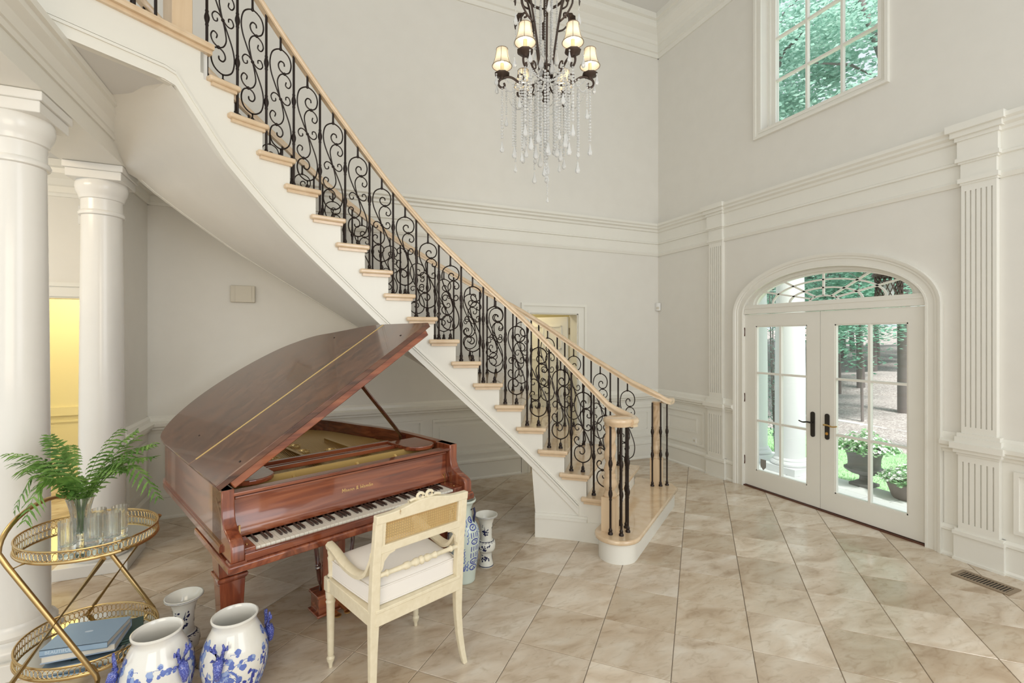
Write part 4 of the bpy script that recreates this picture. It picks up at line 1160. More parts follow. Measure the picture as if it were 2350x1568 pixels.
def ginger_jar(x, y, label, seed, deer):
    t = thing('porcelain_jar', label, 'vase', (x, y, 0)); P = Pot(JAR); q = random.Random(seed)
    prof = JAR + [(.094, .404), (.089, .400), (.087, .38), (.09, .35), (.11, .31), (.13, .22), (.11, .10), (.08, .02), (.001, .015)]
    MB().lathe(prof, 56, cap1=False).build('body', 'porcelain', t, smooth=60)
    f = cam_ang(x, y); dark, mid, pale = MB(), MB(), MB()
    # trees: a trunk leaning up with curling boughs and pine clusters
    for c, z0, s in ((f - .15, .02, 1), (f + 1.5, .05, -1), (f - 1.75, .05, 1), (f + 2.9, .04, 1)):
        tr = [(c, z0), (c + .05 * s, z0 + .06), (c + .22 * s, z0 + .11), (c + .20 * s, z0 + .17), (c - .02 * s, z0 + .20), (c - .30 * s, z0 + .17), (c - .45 * s, z0 + .12)]
        tr = [(v.x, v.y) for v in catmull([(a, z, 0) for a, z in tr], 5)]
        P.ribbon(mid, tr, [.006 * (1 - i / len(tr)) + .0014 for i in range(len(tr))])
        for k in range(24):
            b = tr[q.randrange(8, len(tr))]; a1 = b[0] + q.uniform(-.5, .5); z1 = min(.315, b[1] + q.uniform(-.03, .09))
            P.ribbon(mid, [b, ((b[0] + a1) / 2, max(b[1], z1) + .004), (a1, z1)], .0011)
            for m_ in range(3): P.blob([pale, mid, mid][q.randrange(3)], a1 + q.uniform(-.07, .07), min(.325, z1 + q.uniform(-.012, .012)), q.uniform(.007, .014), 8, q.random())
    # rocks and foliage low down
    for k in range(44):
        a, z = f + q.uniform(-2.4, 2.4), q.uniform(.03, .19)
        P.ribbon([dark, mid][q.randrange(2)], [(a, z), (a + q.uniform(-.1, .1), z + .03), (a + q.uniform(.05, .25), z + q.uniform(.05, .09))], [.008, .007, .001])
        for m_ in range(5): P.blob([dark, mid, pale][q.randrange(3)], a + q.uniform(-.3, .3), z + q.uniform(-.01, .05), q.uniform(.004, .008), 7, q.random(), q.uniform(0, 3), 1.6)
    dark.build('painted_rocks', 'cobalt', t, kind='stuff'); mid.build('painted_boughs', 'cobalt_mid', t, kind='stuff'); pale.build('painted_blossom', 'cobalt_pale', t, kind='stuff')
    # moulded stag heads
    for a in deer:
        c = P.at(a, .265, .004); out = Vector((math.cos(a), math.sin(a), 0)); sd = Vector((-out.y, out.x, 0)); up = Vector((0, 0, 1))
        mb = MB()
        def w(s, o_, z): return c + sd * s + out * o_ + up * z
        mb.tube([w(0, .004, .03), w(0, .014, .012), w(0, .022, -.015), w(0, .026, -.04), w(0, .023, -.058), w(0, .018, -.066)], [.010, .019, .020, .014, .011, .004], 10)
        for s in (-1, 1):
            mb.tube([w(.016 * s, .01, .012), w(.030 * s, .012, .018), w(.038 * s, .01, .012)], [.004, .007, .002], 6)
            mb.tube([w(.008 * s, .006, .026), w(.016 * s, .010, .052), w(.022 * s, .012, .072), w(.016 * s, .012, .090)], [.0085, .0085, .007, .004], 7)
            mb.tube([w(.016 * s, .010, .052), w(.034 * s, .012, .066), w(.036 * s, .012, .082)], [.008, .0065, .0035], 7)
        mb.build('stag_head', 'cobalt_glaze', t, smooth=60)
fA = cam_ang(-.316, 2.56); fB = cam_ang(-.624, 2.58)
ginger_jar(-.316, 2.585, 'round blue and white jar with stag heads, in front of the piano leg', 3, (fA - .42, fA + 1.9))
ginger_jar(-.620, 2.590, 'round blue and white jar with stag heads, beside the gold cart', 11, (fB + .62, fB - 1.45))
BK0 = [(.046, 0), (.05, .006), (.048, .02), (.042, .045), (.039, .08), (.041, .105), (.046, .115), (.058, .125), (.062, .14), (.063, .165), (.060, .185), (.05, .196), (.041, .20), (.039, .23), (.040, .28), (.045, .325), (.056, .358), (.070, .374), (.077, .379), (.077, .387)]
BK = [(r * 1.12, z) for r, z in BK0]
def beaker(x, y, label, seed):
    t = thing('beaker_vase', label, 'vase', (x, y, 0)); P = Pot(BK); q = random.Random(seed)
    MB().lathe(BK + [(.081, .388), (.069, .372), (.050, .345), (.035, .30), (.034, .22), (.001, .21)], 40, cap1=False).build('body', 'porcelain_grey', t, smooth=40)
    ink = MB(); f = cam_ang(x, y)
    for z, w in ((.381, .0035), (.012, .003), (.118, .0014), (.196, .0012)): P.ribbon(ink, [(2 * math.pi * i / 40, z) for i in range(41)], w)
    for zc, hz in ((.28, .04), (.155, .018), (.07, .028)):
        for c in (f - .2, f + 1.9, f - 2.2):
            for k in range(3): P.ribbon(ink, [(c + q.uniform(-.1, .1), zc - hz * .6), (c + q.uniform(-.3, .3), zc), (c + q.uniform(-.6, .6), zc + hz * q.uniform(.4, 1))], [.0035, .0025, .0008])
            for k in range(14): P.blob(ink, c + q.uniform(-.65, .65), zc + q.uniform(-hz, hz), q.uniform(.003, .007), 7, q.random(), q.uniform(0, 3), 1.7)
    for k in range(7): 
        a = f - 1.2 + k * .4
        P.ribbon(ink, [(a + .12 * math.cos(i * .6), .19 + .004 * math.sin(i * .6)) for i in range(9)], .001)
    ink.build('painted_flowers', 'cobalt_dark', t, kind='stuff')
beaker(-.585, 2.915, 'small flared blue and white beaker vase behind the two stag jars', 5)
beaker(1.235, 3.345, 'small flared blue and white beaker vase beside the tall vase near the stairs', 8)
TV = [(.075, 0), (.08, .008), (.083, .05), (.095, .14), (.108, .24), (.112, .30), (.105, .36), (.085, .405), (.064, .43), (.054, .45), (.052, .49), (.056, .52), (.068, .545), (.082, .558), (.085, .566), (.083, .574)]
TV = [(v.x, v.z) for v in catmull([(r, 0, z) for r, z in TV], 3)]
def tall_vase(x, y, label, seed):
    t = thing('tall_vase', label, 'vase', (x, y, 0)); P = Pot(TV); q = random.Random(seed)
    MB().lathe(TV + [(.078, .574), (.066, .556), (.05, .52), (.046, .46), (.07, .41), (.09, .35), (.001, .30)], 44, cap1=False).build('body', 'celadon', t, smooth=60)
    ink, wash = MB(), MB(); f = cam_ang(x, y)
    for c in (f - .35, f + .75, f + 1.9, f - 1.5, f - 2.6):
        z = .10
        while z < .44:
            k = q.randrange(3); w = .028 if z < .38 else .016; r = P.r(z); da = w / r
            if k == 0:
                for i in range(3):
                    zz_ = z + i * .015; P.ribbon(ink, [(c - da, zz_), (c + da, zz_)], .003)
                for s in (-1, -.3, .4, 1): P.ribbon(ink, [(c + s * da, z), (c + s * da, z + .032)], .003)
            elif k == 1:
                P.ribbon(ink, [(c + da * math.cos(i * .52), z + .018 + .018 * math.sin(i * .52)) for i in range(13)], .0035)
                for i in range(5): P.blob(ink, c + q.uniform(-.5, .5) * da, z + .018 + q.uniform(-.01, .01), .005, 7, q.random())
            else:
                for i in range(7): P.blob([ink, wash][i % 2], c + da * .8 * math.cos(i), z + .018 + .014 * math.sin(i), .008, 8, q.random())
            z += .046
        for i in range(12):
            a, z = c + q.uniform(.25, .6), q.uniform(.1, .42)
            P.ribbon(wash, [(a, z), (a + .08, z + .012), (a + .02, z + .03), (a + .12, z + .04)], .0024)
            P.blob(wash, a, z, .006, 7, q.random())
    ink.build('painted_emblems', 'cobalt', t, kind='stuff'); wash.build('painted_tendrils', 'cobalt_mid', t, kind='stuff')
    for s in (f + 1.2, f - 1.94):
        o_ = Vector((math.cos(s), math.sin(s), 0)); mb = MB()
        mb.tube([o_ * .05 + Vector((0, 0, .50)), o_ * .075 + Vector((0, 0, .515)), o_ * .082 + Vector((0, 0, .48)), o_ * .074 + Vector((0, 0, .44)), o_ * .075 + Vector((0, 0, .405))], [.006, .009, .008, .009, .005], 8)
        mb.build('handle', 'cobalt_dark', t, smooth=60)
tall_vase(1.02, 3.215, 'tall celadon vase with blue emblems, nearest the armchair back', 4)
tall_vase(1.085, 3.565, 'tall celadon vase mostly hidden behind the end of the keyboard', 9)

# ================================================================== GOLD BAR CART
CX, CY = -1.0, 3.015
cart = thing('bar_cart', 'gold two-tier bar cart with mirrored oval trays and crossed tube legs', 'bar cart', (CX, CY, 0), 0)
w_ = Vector((.154, .988, 0)); l_ = Vector((.988, -.154, 0)); zv = Vector((0, 0, 1))
maj = R(135.5); ma = Vector((math.sin(maj), math.cos(maj), 0)); mi = Vector((-ma.y, ma.x, 0)); A_, B_ = .305, .262
def el(t, a=A_, b=B_): return ma * (a * math.cos(t)) + mi * (b * math.sin(t))
TR = .011
def cp(x, w, z): return l_ * x + w_ * w + zv * z
for z0 in (.712, .192):
    n = 56
    MB().prism([tuple(el(2 * math.pi * i / n, A_ - .004, B_ - .004))[:2] for i in range(n)], z0, z0 + .008).build('mirror_tray', 'mirror', cart)
    for z, r in ((z0, .0075), (z0 + .05, .0045)):
        mb = MB(); mb.tube([el(2 * math.pi * i / n) + zv * z for i in range(n)], r, 6, closed=True); mb.build('tray_rim', 'antique_gold', cart, smooth=60)
    mb = MB(); m = 44
    for ph in (0, .5):
        for i in range(m):
            a = 2 * math.pi * (i + ph) / m
            pts = []
            for k in range(11):
                u = 2 * math.pi * k / 10
                pts.append(el(a + .075 * math.cos(u)) + zv * (z0 + .026 + .021 * math.sin(u)))
            mb.tube(pts, .0016, 4)
    g = mb.build('pierced_gallery', 'antique_gold', cart); g['kind'] = 'stuff'
for s, w in ((-1, -.272), (1, .272)):
    MB().tube([cp(.192, w, .712), cp(-.162, w, .185), cp(-.168, w, .165), cp(-.168, w, .0)], TR, 10).build('leg_tube', 'antique_gold', cart, smooth=60)
    for x, z in ((-.155, .70), (.165, .198)):
        MB().tube([cp(x, w, z), cp(x * .8, w * .86, z + .01)], .006, 6).build('bracket', 'antique_gold', cart, smooth=60)
def arch(u):
    w = -.272 * math.cos(u); z = .775 + .135 * math.sin(u); return cp(-.195 - .01 * math.sin(u), w, z)
pts = [cp(.168, -.272, 0), cp(.168, -.272, .165), cp(.162, -.272, .185), cp(-.165, -.272, .72)] + [arch(math.pi * i / 16) for i in range(17)] + [cp(-.165, .272, .72), cp(.162, .272, .185), cp(.168, .272, .165), cp(.168, .272, 0)]
MB().tube(pts, TR, 10).build('handle_tube', 'antique_gold', cart, smooth=60)

# ---- crystal vase and fern fronds
ZT = .7205
VX, VY = -1.010, 2.935
VP = [(.034, 0), (.036, .004), (.034, .012), (.026, .03), (.027, .06), (.033, .12), (.040, .17), (.048, .205), (.056, .226)]
mb = MB(); mb.lathe(VP + [(.053, .226), (.044, .20), (.036, .165), (.028, .12), (.022, .06), (.001, .045)], 32, cap1=False, twist=lambda a, z: 1 + .03 * math.cos(16 * a) * (1 if .02 < z < .22 else .3))
tag(mb.build('crystal_vase', 'cut_glass', loc=(VX, VY, ZT), smooth=25), 'cut crystal vase holding green ferns on the gold cart', 'vase')
fern = thing('fern_bouquet', 'bunch of arching green fern fronds in the crystal vase', 'plant', (VX, VY, ZT + .05))
FR_ = Vector((.9178, -.3971, 0)); FF = Vector((.3971, .9178, 0))
def frond(end, mid, width, npin, droop):
    mb = MB(); b0 = Vector((rnd.uniform(-.01, .01), rnd.uniform(-.01, .01), 0)); b1 = Vector((mid[0] * .18, mid[1] * .18, .17))
    path = catmull([b0, b1, mid, end], 10); n = len(path)
    mb.tube(path, [.0022 * (1 - .75 * i / n) for i in range(n)], 4)
    tot = n - 1
    for k in range(npin):
        f = .34 + .66 * k / npin; x = f * tot; i = min(int(x), n - 2); p = path[i].lerp(path[i + 1], x - i)
        t = (path[i + 1] - path[i]).normalized(); up = Vector((0, 0, 1)); s = t.cross(up); s = s.normalized() if s.length > .05 else Vector((1, 0, 0)); nn = s.cross(t)
        L = width * math.sin(math.pi * min(1, (1 - f) * 1.35 + .10)) ** .8 if f > .45 else width * (.5 + 1.1 * (f - .34))
        L = max(.006, L)
        for sg in (-1, 1):
            d = (s * sg + t * .55 + nn * rnd.uniform(-.35, .15)).normalized(); hw = .0036 + L * .055; e_ = t * hw
            a = p; m1 = p + d * L * .45 - up * droop * L * .2; q = p + d * L - up * droop * L
            mb.add([a - e_ * .5, m1 - e_, q, m1 + e_, a + e_ * .5], [(0, 1, 2, 3, 4)])
            # serrated lobes
            for fl in (.3, .55, .78):
                c = a.lerp(m1, fl * 2) if fl < .5 else m1.lerp(q, fl * 2 - 1)
                for s2 in (-1, 1): mb.add([c - d * .003, c + e_ * s2 * 1.9 * (1.1 - fl) + d * .005, c + d * .005], [(0, 1, 2)])
    return mb.build('frond', 'fern_leaf', fern)
def cv(x, d, z): v = FR_ * x + FF * d; return Vector((v.x, v.y, z))
specs = [(-.36, .02, .33, -.17, .33), (-.30, -.06, .40, -.15, .36), (-.25, .10, .44, -.12, .36), (-.19, .04, .47, -.10, .35), (-.16, .12, .40, -.10, .33), (-.33, .06, .27, -.20, .31), (-.27, -.02, .31, -.16, .33), (-.20, -.12, .14, -.15, .30), (-.13, -.14, .10, -.11, .27),
         (.36, .0, .44, .17, .35), (.30, .10, .41, .14, .36), (.24, -.05, .52, .10, .36), (.40, -.02, .17, .24, .33), (.18, .12, .48, .09, .37), (.28, -.10, .33, .14, .32), (.33, .05, .36, .18, .33), (.27, .02, .47, .14, .36), (-.08, -.10, .30, -.05, .27), (.34, -.06, .38, .18, .34), (-.22, .02, .26, -.12, .30), (.20, .04, .30, .10, .30), (.02, -.08, .30, .01, .26)]
for x, d, z, mx_, mz in specs:
    frond(cv(x, d, z), cv(mx_, d * .5, mz), rnd.uniform(.055, .08), 17, rnd.uniform(.15, .5))
for k in range(14):
    a = rnd.uniform(0, 6.28); mb = MB()
    for i in range(5):
        b = a + i * 1.2; c = Vector((math.cos(a) * rnd.uniform(.02, .09), math.sin(a) * rnd.uniform(.02, .09), rnd.uniform(.185, .25))); d = Vector((math.cos(b), math.sin(b), rnd.uniform(.1, .7))).normalized() * .04; s = Vector((-d.y, d.x, 0)) * .32
        mb.add([c, c + d * .5 + s, c + d, c + d * .5 - s], [(0, 1, 2, 3)])
    mb.build('leaf_spray', 'fern_leaf', fern, kind='stuff')
# stems seen through the glass
mb = MB()
for k in range(9):
    a = rnd.uniform(0, 6.28); mb.tube([(.006 * math.cos(a), .006 * math.sin(a), .0), (.016 * math.cos(a), .016 * math.sin(a), .17)], .0022, 4)
mb.build('stems', 'fern_leaf', fern)
# ---- tall tumblers
GP = [(.031, 0), (.0325, .004), (.0325, .138)]
GM = MB(); GM.lathe(GP + [(.0305, .138), (.0295, .022), (.001, .018)], 48, cap1=False, twist=lambda a, z: 1 + (.03 * math.cos(12 * a) if .004 < z < .12 else 0))
g0 = None
for x, y, lb in ((-1.036, 2.868, 'clear crystal tumbler nearest the left end of the top tray'), (-.952, 2.905, 'clear crystal tumbler just right of the fern vase, front row'), (-.962, 2.998, 'clear crystal tumbler directly behind the front row beside the vase'),
                 (-.880, 2.912, 'clear crystal tumbler at the front right of the top tray'), (-.880, 3.010, 'clear crystal tumbler at the far right, tallest looking of the five')):
    if g0 is None: g0 = o_ = GM.build('tumbler', 'cut_glass', loc=(x, y, ZT), smooth=25)
    else: o_ = g0.copy(); COL.objects.link(o_); o_.location = (x, y, ZT)
    tag(o_, lb, 'glass', 'tumblers on the gold cart')
# ---- books on the lower tray
def book(name, label, cx_, cy_, z, rz, w, d, h, cm):
    t = thing(name, label, 'book', (cx_, cy_, z), rz)
    MB().box(-w / 2, w / 2, -d / 2, d / 2, 0, .003).box(-w / 2, w / 2, -d / 2, d / 2, h - .003, h).box(-w / 2, w / 2, -d / 2, -d / 2 + .003, 0, h).build('cover', cm, t)
    MB().box(-w / 2 + .004, w / 2 - .004, -d / 2 + .003, d / 2 - .005, .003, h - .003).build('pages', 'paper', t)
    return t
book('book', 'dark green book at the bottom of the pile on the lower tray', -.92, 3.01, .2005, R(14), .27, .20, .012, 'book_green')
book('book', 'pale blue book with cream page edges facing out, middle of the pile', -.985, 2.955, .2130, R(178), .28, .21, .034, 'book_blue_pale')
b1 = book('book', 'blue cloth book with lettered spine, topmost of the pile', -.985, 2.945, .2475, R(-9), .265, .215, .028, 'book_blue')
text_mesh('spine_lettering', 'BEAUTIFUL', .021, 'print_pale', b1, (-.06, -.1077, .014), (R(90), 0, 0), .0003)
MB().lathe([(.012, .028), (.012, .0284), (.0005, .0285)], 8, (.0, .01, 0), sx=1.5, sy=.7).build('cover_emblem', 'print_pale', b1)

# ================================================================== CHANDELIER
HX, HY = 1.621, 3.112
ch = thing('chandelier', 'bronze six-light chandelier with cream bell shades and long crystal bead strands', 'chandelier', (HX, HY, 3.0))
def cw(x, y, z): return (HX + x, HY + y, z)
cz = R(23.4)
def pol(r, a, z):  # angle measured from the view direction
    x = r * math.sin(a); d = r * math.cos(a); v = FR_ * x + FF * d; return (HX + v.x, HY + v.y, z)
mb = MB(); mb.tube([pol(.05, 2 * math.pi * i / 20, 3.71) for i in range(20)], .009, 6, closed=True); mb.lathe([(.008, 3.45), (.03, 3.47), (.02, 3.50), (.034, 3.53), (.014, 3.56), (.012, 3.66), (.03, 3.68), (.012, 3.70), (.012, 3.76)], 14, (HX, HY, 0)); mb.build('hub', 'iron_dull', ch, world=True, smooth=50)
mb = MB(); mb.tube([pol(.13, 2 * math.pi * i / 24, 4.24) for i in range(24)], .01, 6, closed=True); mb.lathe([(.012, 4.1), (.012, 4.6), (.05, 4.62), (.012, 4.66), (.012, 4.75)], 10, (HX, HY, 0)); mb.build('top_ring', 'iron_dull', ch, world=True, smooth=50)
mb = MB()
for k in range(30):
    z = 4.75 + k * .046; a = k % 2 * math.pi / 2
    mb.tube([(HX + .012 * math.cos(t) * math.cos(a), HY + .012 * math.cos(t) * math.sin(a), z + .03 * math.sin(t)) for t in [2 * math.pi * i / 10 for i in range(10)]], .0035, 5, closed=True)
mb.build('chain', 'iron_dull', ch, world=True, smooth=50)
MB().lathe([(.07, 6.2), (.065, 6.17), (.03, 6.14), (.012, 6.10)], 24, (HX, HY, 0)).build('canopy', 'iron_dull', ch, world=True, smooth=50)
arms = [R(a) for a in (90, -90, 150, -150, 30, -30)]
for a in [R(x) for x in (60, 120, 180, 240, 300, 0)]:
    mb = MB(); mb.tube(catmull([pol(.05, a, 3.62), pol(.055, a, 3.72), pol(.09, a, 3.95), pol(.14, a, 4.2), pol(.17, a, 4.32), pol(.14, a, 4.42), pol(.06, a, 4.5)], 4), .008, 6); mb.build('cage_rod', 'iron_dull', ch, world=True, smooth=50)
for n_, a in enumerate(arms):
    rr = .325
    mb = MB()
    mb.tube(catmull([pol(.035, a, 3.66), pol(.06, a, 3.60), pol(.12, a, 3.585), pol(.19, a, 3.60), pol(.25, a, 3.64), pol(.30, a, 3.645), pol(.345, a, 3.62), pol(.35, a, 3.585), pol(.325, a, 3.565), pol(.305, a, 3.58), pol(.312, a, 3.60)], 4), .0085, 6)
    mb.tube(catmull([pol(.20, a, 3.605), pol(.165, a, 3.635), pol(.18, a, 3.665), pol(.205, a, 3.66), pol(.205, a, 3.64)], 4), .006, 6)
    arm = mb.build('arm', 'iron_dull', ch, world=True, smooth=50)
    mb = MB(); c = pol(rr, a, 0); mb.lathe([(.012, 3.63), (.02, 3.645), (.05, 3.655), (.056, 3.668), (.05, 3.672), (.015, 3.67)], 16, (c[0], c[1], 0), twist=lambda t, z: 1 + .04 * math.cos(8 * t)); mb.build('drip_cup', 'iron_dull', arm, smooth=50)
    MB().lathe([(.013, 3.67), (.013, 3.745), (.009, 3.75)], 12, (c[0], c[1], 0)).build('candle_sleeve', 'candle', arm, smooth=50)
    MB().lathe([(.006, 3.75), (.014, 3.765), (.015, 3.78), (.009, 3.805), (.001, 3.815)], 12, (c[0], c[1], 0)).build('bulb', 'bulb', arm, smooth=60)
    sp = [(.073, 3.725), (.068, 3.735), (.058, 3.76), (.050, 3.79), (.045, 3.82), (.0425, 3.85)]
    shd = MB().lathe(sp + [(.0415, 3.85), (.044, 3.82), (.049, 3.79), (.057, 3.76), (.067, 3.735), (.072, 3.725)], 28, (c[0], c[1], 0), cap0=False, cap1=False).build('lamp_shade', 'lamp_shade', ch, world=True, smooth=60)
    mb = MB()
    for (r, z) in (sp[0], sp[-1]): mb.tube([(c[0] + r * math.cos(t), c[1] + r * math.sin(t), z) for t in [2 * math.pi * i / 28 for i in range(28)]], .0028, 5, closed=True)
    for i in range(6):
        t = math.pi / 3 * i; mb.tube([(c[0] + (r + .001) * math.cos(t), c[1] + (r + .001) * math.sin(t), z) for r, z in sp], .0018, 4)
    mb.build('shade_trim', 'vent_metal', shd)
    point_light('chandelier_bulb', (c[0], c[1], 3.775), 5.5, (1.0, .89, .70), .016)
    # upper scroll with acanthus leaf
    mb = MB(); b = a + R(30)
    mb.tube(catmull([pol(.11, b, 4.02), pol(.16, b, 4.05), pol(.21, b, 4.12), pol(.20, b, 4.18), pol(.165, b, 4.175), pol(.165, b, 4.15), pol(.185, b, 4.15)], 4), .007, 6)
    mb.tube(catmull([pol(.145, b, 4.20), pol(.19, b, 4.24), pol(.20, b, 4.30), pol(.165, b, 4.31), pol(.16, b, 4.28)], 4), .007, 6); mb.build('upper_scroll', 'iron_dull', ch, world=True, smooth=50)
    mb = MB(); spine = catmull([pol(.19, b, 4.18), pol(.235, b, 4.175), pol(.262, b, 4.13), pol(.262, b, 4.08)], 3); sd = Vector(pol(1, b + R(90), 0)) - Vector(pol(0, 0, 0))
    ws = [.01, .02, .03, .022, .034, .024, .028, .014, .012, .004]; vs = []
    for p, wv in zip(spine, ws): vs += [p - sd * wv, p + Vector((0, 0, .006)), p + sd * wv]
    mb.add(vs, [f_ for i in range(len(spine) - 1) for f_ in ((3 * i, 3 * i + 1, 3 * i + 4, 3 * i + 3), (3 * i + 1, 3 * i + 2, 3 * i + 5, 3 * i + 4))]); mb.build('acanthus_leaf', 'iron_dull', ch, world=True)
def bead(mb, c, r):
    x, y, z = c; n = 6
    vs = [(x, y, z + r), (x, y, z - r)] + [(x + r * .92 * math.cos(2 * math.pi * i / n), y + r * .92 * math.sin(2 * math.pi * i / n), z + r * .35) for i in range(n)] + [(x + r * .92 * math.cos(2 * math.pi * i / n), y + r * .92 * math.sin(2 * math.pi * i / n), z - r * .35) for i in range(n)]
    fs = [(0, 2 + i, 2 + (i + 1) % n) for i in range(n)] + [(1, 8 + (i + 1) % n, 8 + i) for i in range(n)] + [(2 + i, 8 + i, 8 + (i + 1) % n, 2 + (i + 1) % n) for i in range(n)]
    mb.add(vs, fs)
def drop(mb, c, s):
    mb.lathe([(.0008, 0), (.004 * s, -.008 * s), (.007 * s, -.028 * s), (.014 * s, -.052 * s), (.015 * s, -.062 * s), (.010 * s, -.072 * s), (.001, -.078 * s)], 7, c)
def strand(x, y, z1, z0, r0, r1, pend):
    r0 *= 1.3; r1 *= 1.3; pend *= 1.15
    mb = MB(); z = z1; f = 0
    while z > z0:
        f = (z1 - z) / max(.01, z1 - z0); r = r0 + (r1 - r0) * f; bead(mb, (x, y, z), r); z -= 2.02 * r + .0012
    if pend: drop(mb, (x, y, z), pend)
    return mb.build('crystal_strand', 'crystal', ch, world=True)
q = random.Random(21)
for a in arms:                                      # long strands below each arm end
    c = pol(.325, a, 0); strand(c[0], c[1], 3.56, 3.16 + q.uniform(0, .05), .0075, .009, 1.0)
    c = pol(.30, a + .2, 0); strand(c[0], c[1], 3.57, 3.40, .006, .006, .9)
    for d in (-.16, .16):
        c = pol(.37, a + d, 0); mb = MB(); bead(mb, (c[0], c[1], 3.635), .007); drop(mb, (c[0], c[1], 3.628), 1.0); mb.build('crystal_drop', 'crystal', ch, world=True)
for i in range(16):
    a = 2 * math.pi * i / 16 + .1; r = .235 + .02 * (i % 2); c = pol(r, a, 0); strand(c[0], c[1], 3.56, 3.04 + .14 * ((i * 7) % 5) / 5, .0075, .0065, (1.1, .8, 0)[i % 3])
for i in range(14):
    a = 2 * math.pi * i / 14; r = .15 + .015 * (i % 2); c = pol(r, a, 0); strand(c[0], c[1], 3.58, 3.10 + .16 * ((i * 5) % 7) / 7, .009, .007, (0, .9, 1.2)[i % 3])
for i in range(9):
    a = 2 * math.pi * i / 9 + .2; c = pol(.08, a, 0); strand(c[0], c[1], 3.60, 3.06 + .12 * ((i * 4) % 9) / 9, .011, .008, (1.2, 0)[i % 2])
strand(HX, HY, 3.46, 2.86, .012, .008, 0); strand(HX + .012, HY, 2.98, 2.77, .0045, .005, .5); strand(HX - .008, HY + .01, 3.44, 3.02, .011, .008, 1.0)
for i in range(12):                                 # inside the cage
    a = 2 * math.pi * i / 12; c = pol(.045 + .035 * (i % 2), a, 0); strand(c[0], c[1], 4.22, 3.84 - .05 * (i % 3), .006, .008, 1.2)
for i in range(6):                                  # pendants off the upper scrolls
    c = pol(.26, arms[i] + R(30), 0); mb = MB()
    for k in range(3): bead(mb, (c[0], c[1], 4.07 - k * .012), .005)
    drop(mb, (c[0], c[1], 4.03), 1.1); mb.build('crystal_drop', 'crystal', ch, world=True)
oa = sorted(arms)
for i in range(6):                                  # swags between arms and from hub to arms
    a0, a1 = oa[i], oa[(i + 1) % 6] + (2 * math.pi if i == 5 else 0)
    for r_, zt, sag in ((.31, 3.58, .10), (.22, 3.60, .09)):
        mb = MB(); n = 26
        for k in range(n + 1):
            f = k / n; p0_, p1_ = Vector(pol(r_, a0, zt)), Vector(pol(r_, a1, zt)); p = p0_.lerp(p1_, f); bead(mb, (p.x, p.y, p.z - sag * 4 * f * (1 - f)), .006)
        mb.build('crystal_swag', 'crystal', ch, world=True)
    mb = MB(); n = 22
    for k in range(n + 1):
        f = k / n; p = Vector(pol(.05, a0, 3.72)).lerp(Vector(pol(.31, a0, 3.64)), f); bead(mb, (p.x, p.y, p.z - .12 * 4 * f * (1 - f) * .8), .0065)
    mb.build('crystal_swag', 'crystal', ch, world=True)

# ================================================================== SMALL FITTINGS
wi = thing('chime_box', 'small cream louvred chime box high on wall above the piano', 'chime box', (-.593, YB, 2.07))
MB().box(-.70, -.485, YB - .045, YB, 2.068, 2.235).build('housing', 'plastic_cream', wi, world=True, bevel=(.006, 2))
for x in (-.665, -.52): MB().box(x - .006, x + .006, YB - .049, YB - .044, 2.075, 2.228).build('rib', 'plastic_cream', wi, world=True)
ms = thing('motion_sensor', 'small white motion sensor in the corner between back and door walls', 'sensor', (4.60, YB - .06, 2.16))
mb = MB(); mb.prism([(4.655, YB - .06), (4.625, YB - .05), (4.61, YB - .035), (4.60, YB - .005), (4.655, YB - .005)], 2.10, 2.21); mb.build('housing', 'plastic_white', ms, world=True, bevel=(.004, 2))
mb = MB(); mb.prism([(4.63, YB - .056), (4.61, YB - .046), (4.602, YB - .028), (4.62, YB - .02)], 2.12, 2.155); mb.build('lens', 'plastic_cream', ms, world=True)
ol = thing('wall_outlet', 'white electrical outlet on wainscot left of the fluted pilaster', 'outlet', (XR, 4.735, .34))
MB().box(XR - .012, XR, 4.70, 4.77, .285, .40).build('cover_plate', 'plastic_white', ol, world=True, bevel=(.003, 1))
for z in (.32, .365): MB().box(XR - .0135, XR - .011, 4.72, 4.75, z - .014, z + .014).build('socket', 'plastic_cream', ol, world=True)
ts_ = thing('thermostat', 'small white box on the hall wall behind the two columns', 'thermostat', (-1.78, YB, 2.8))
MB().box(-1.88, -1.78, YB - .03, YB, 2.73, 2.90).build('housing', 'plastic_white', ts_, world=True, bevel=(.005, 2))
MB().box(-1.80, -1.785, YB - .034, YB - .029, 2.83, 2.86).build('sensor_eye', 'vent_metal', ts_, world=True)
# floor register
vt = thing('floor_vent', 'bronze slotted floor register set in the tiles below the right pilaster', 'vent', (4.36, 1.725, 0), R(0))
mb = MB()
for a in ((-.085, .085, -.155, -.13), (-.085, .085, .13, .155), (-.085, -.055, -.13, .13), (.055, .085, -.13, .13)): mb.box(a[0], a[1], a[2], a[3], .0005, .006)
mb.build('frame', 'vent_metal', vt)
MB().box(-.055, .055, -.13, .13, .0004, .001).build('dark_slot', 'black', vt)
for k in range(15):
    y = -.122 + k * .0174; MB().box(-.055, .055, y - .0032, y + .0032, .001, .0048).build('slat', 'vent_metal', vt)

# ================================================================== OUTSIDE THE DOORS
yard = struct(MB().box(X1, 60, -30, 50, -.6, -.17).build('ground', 'litter'))
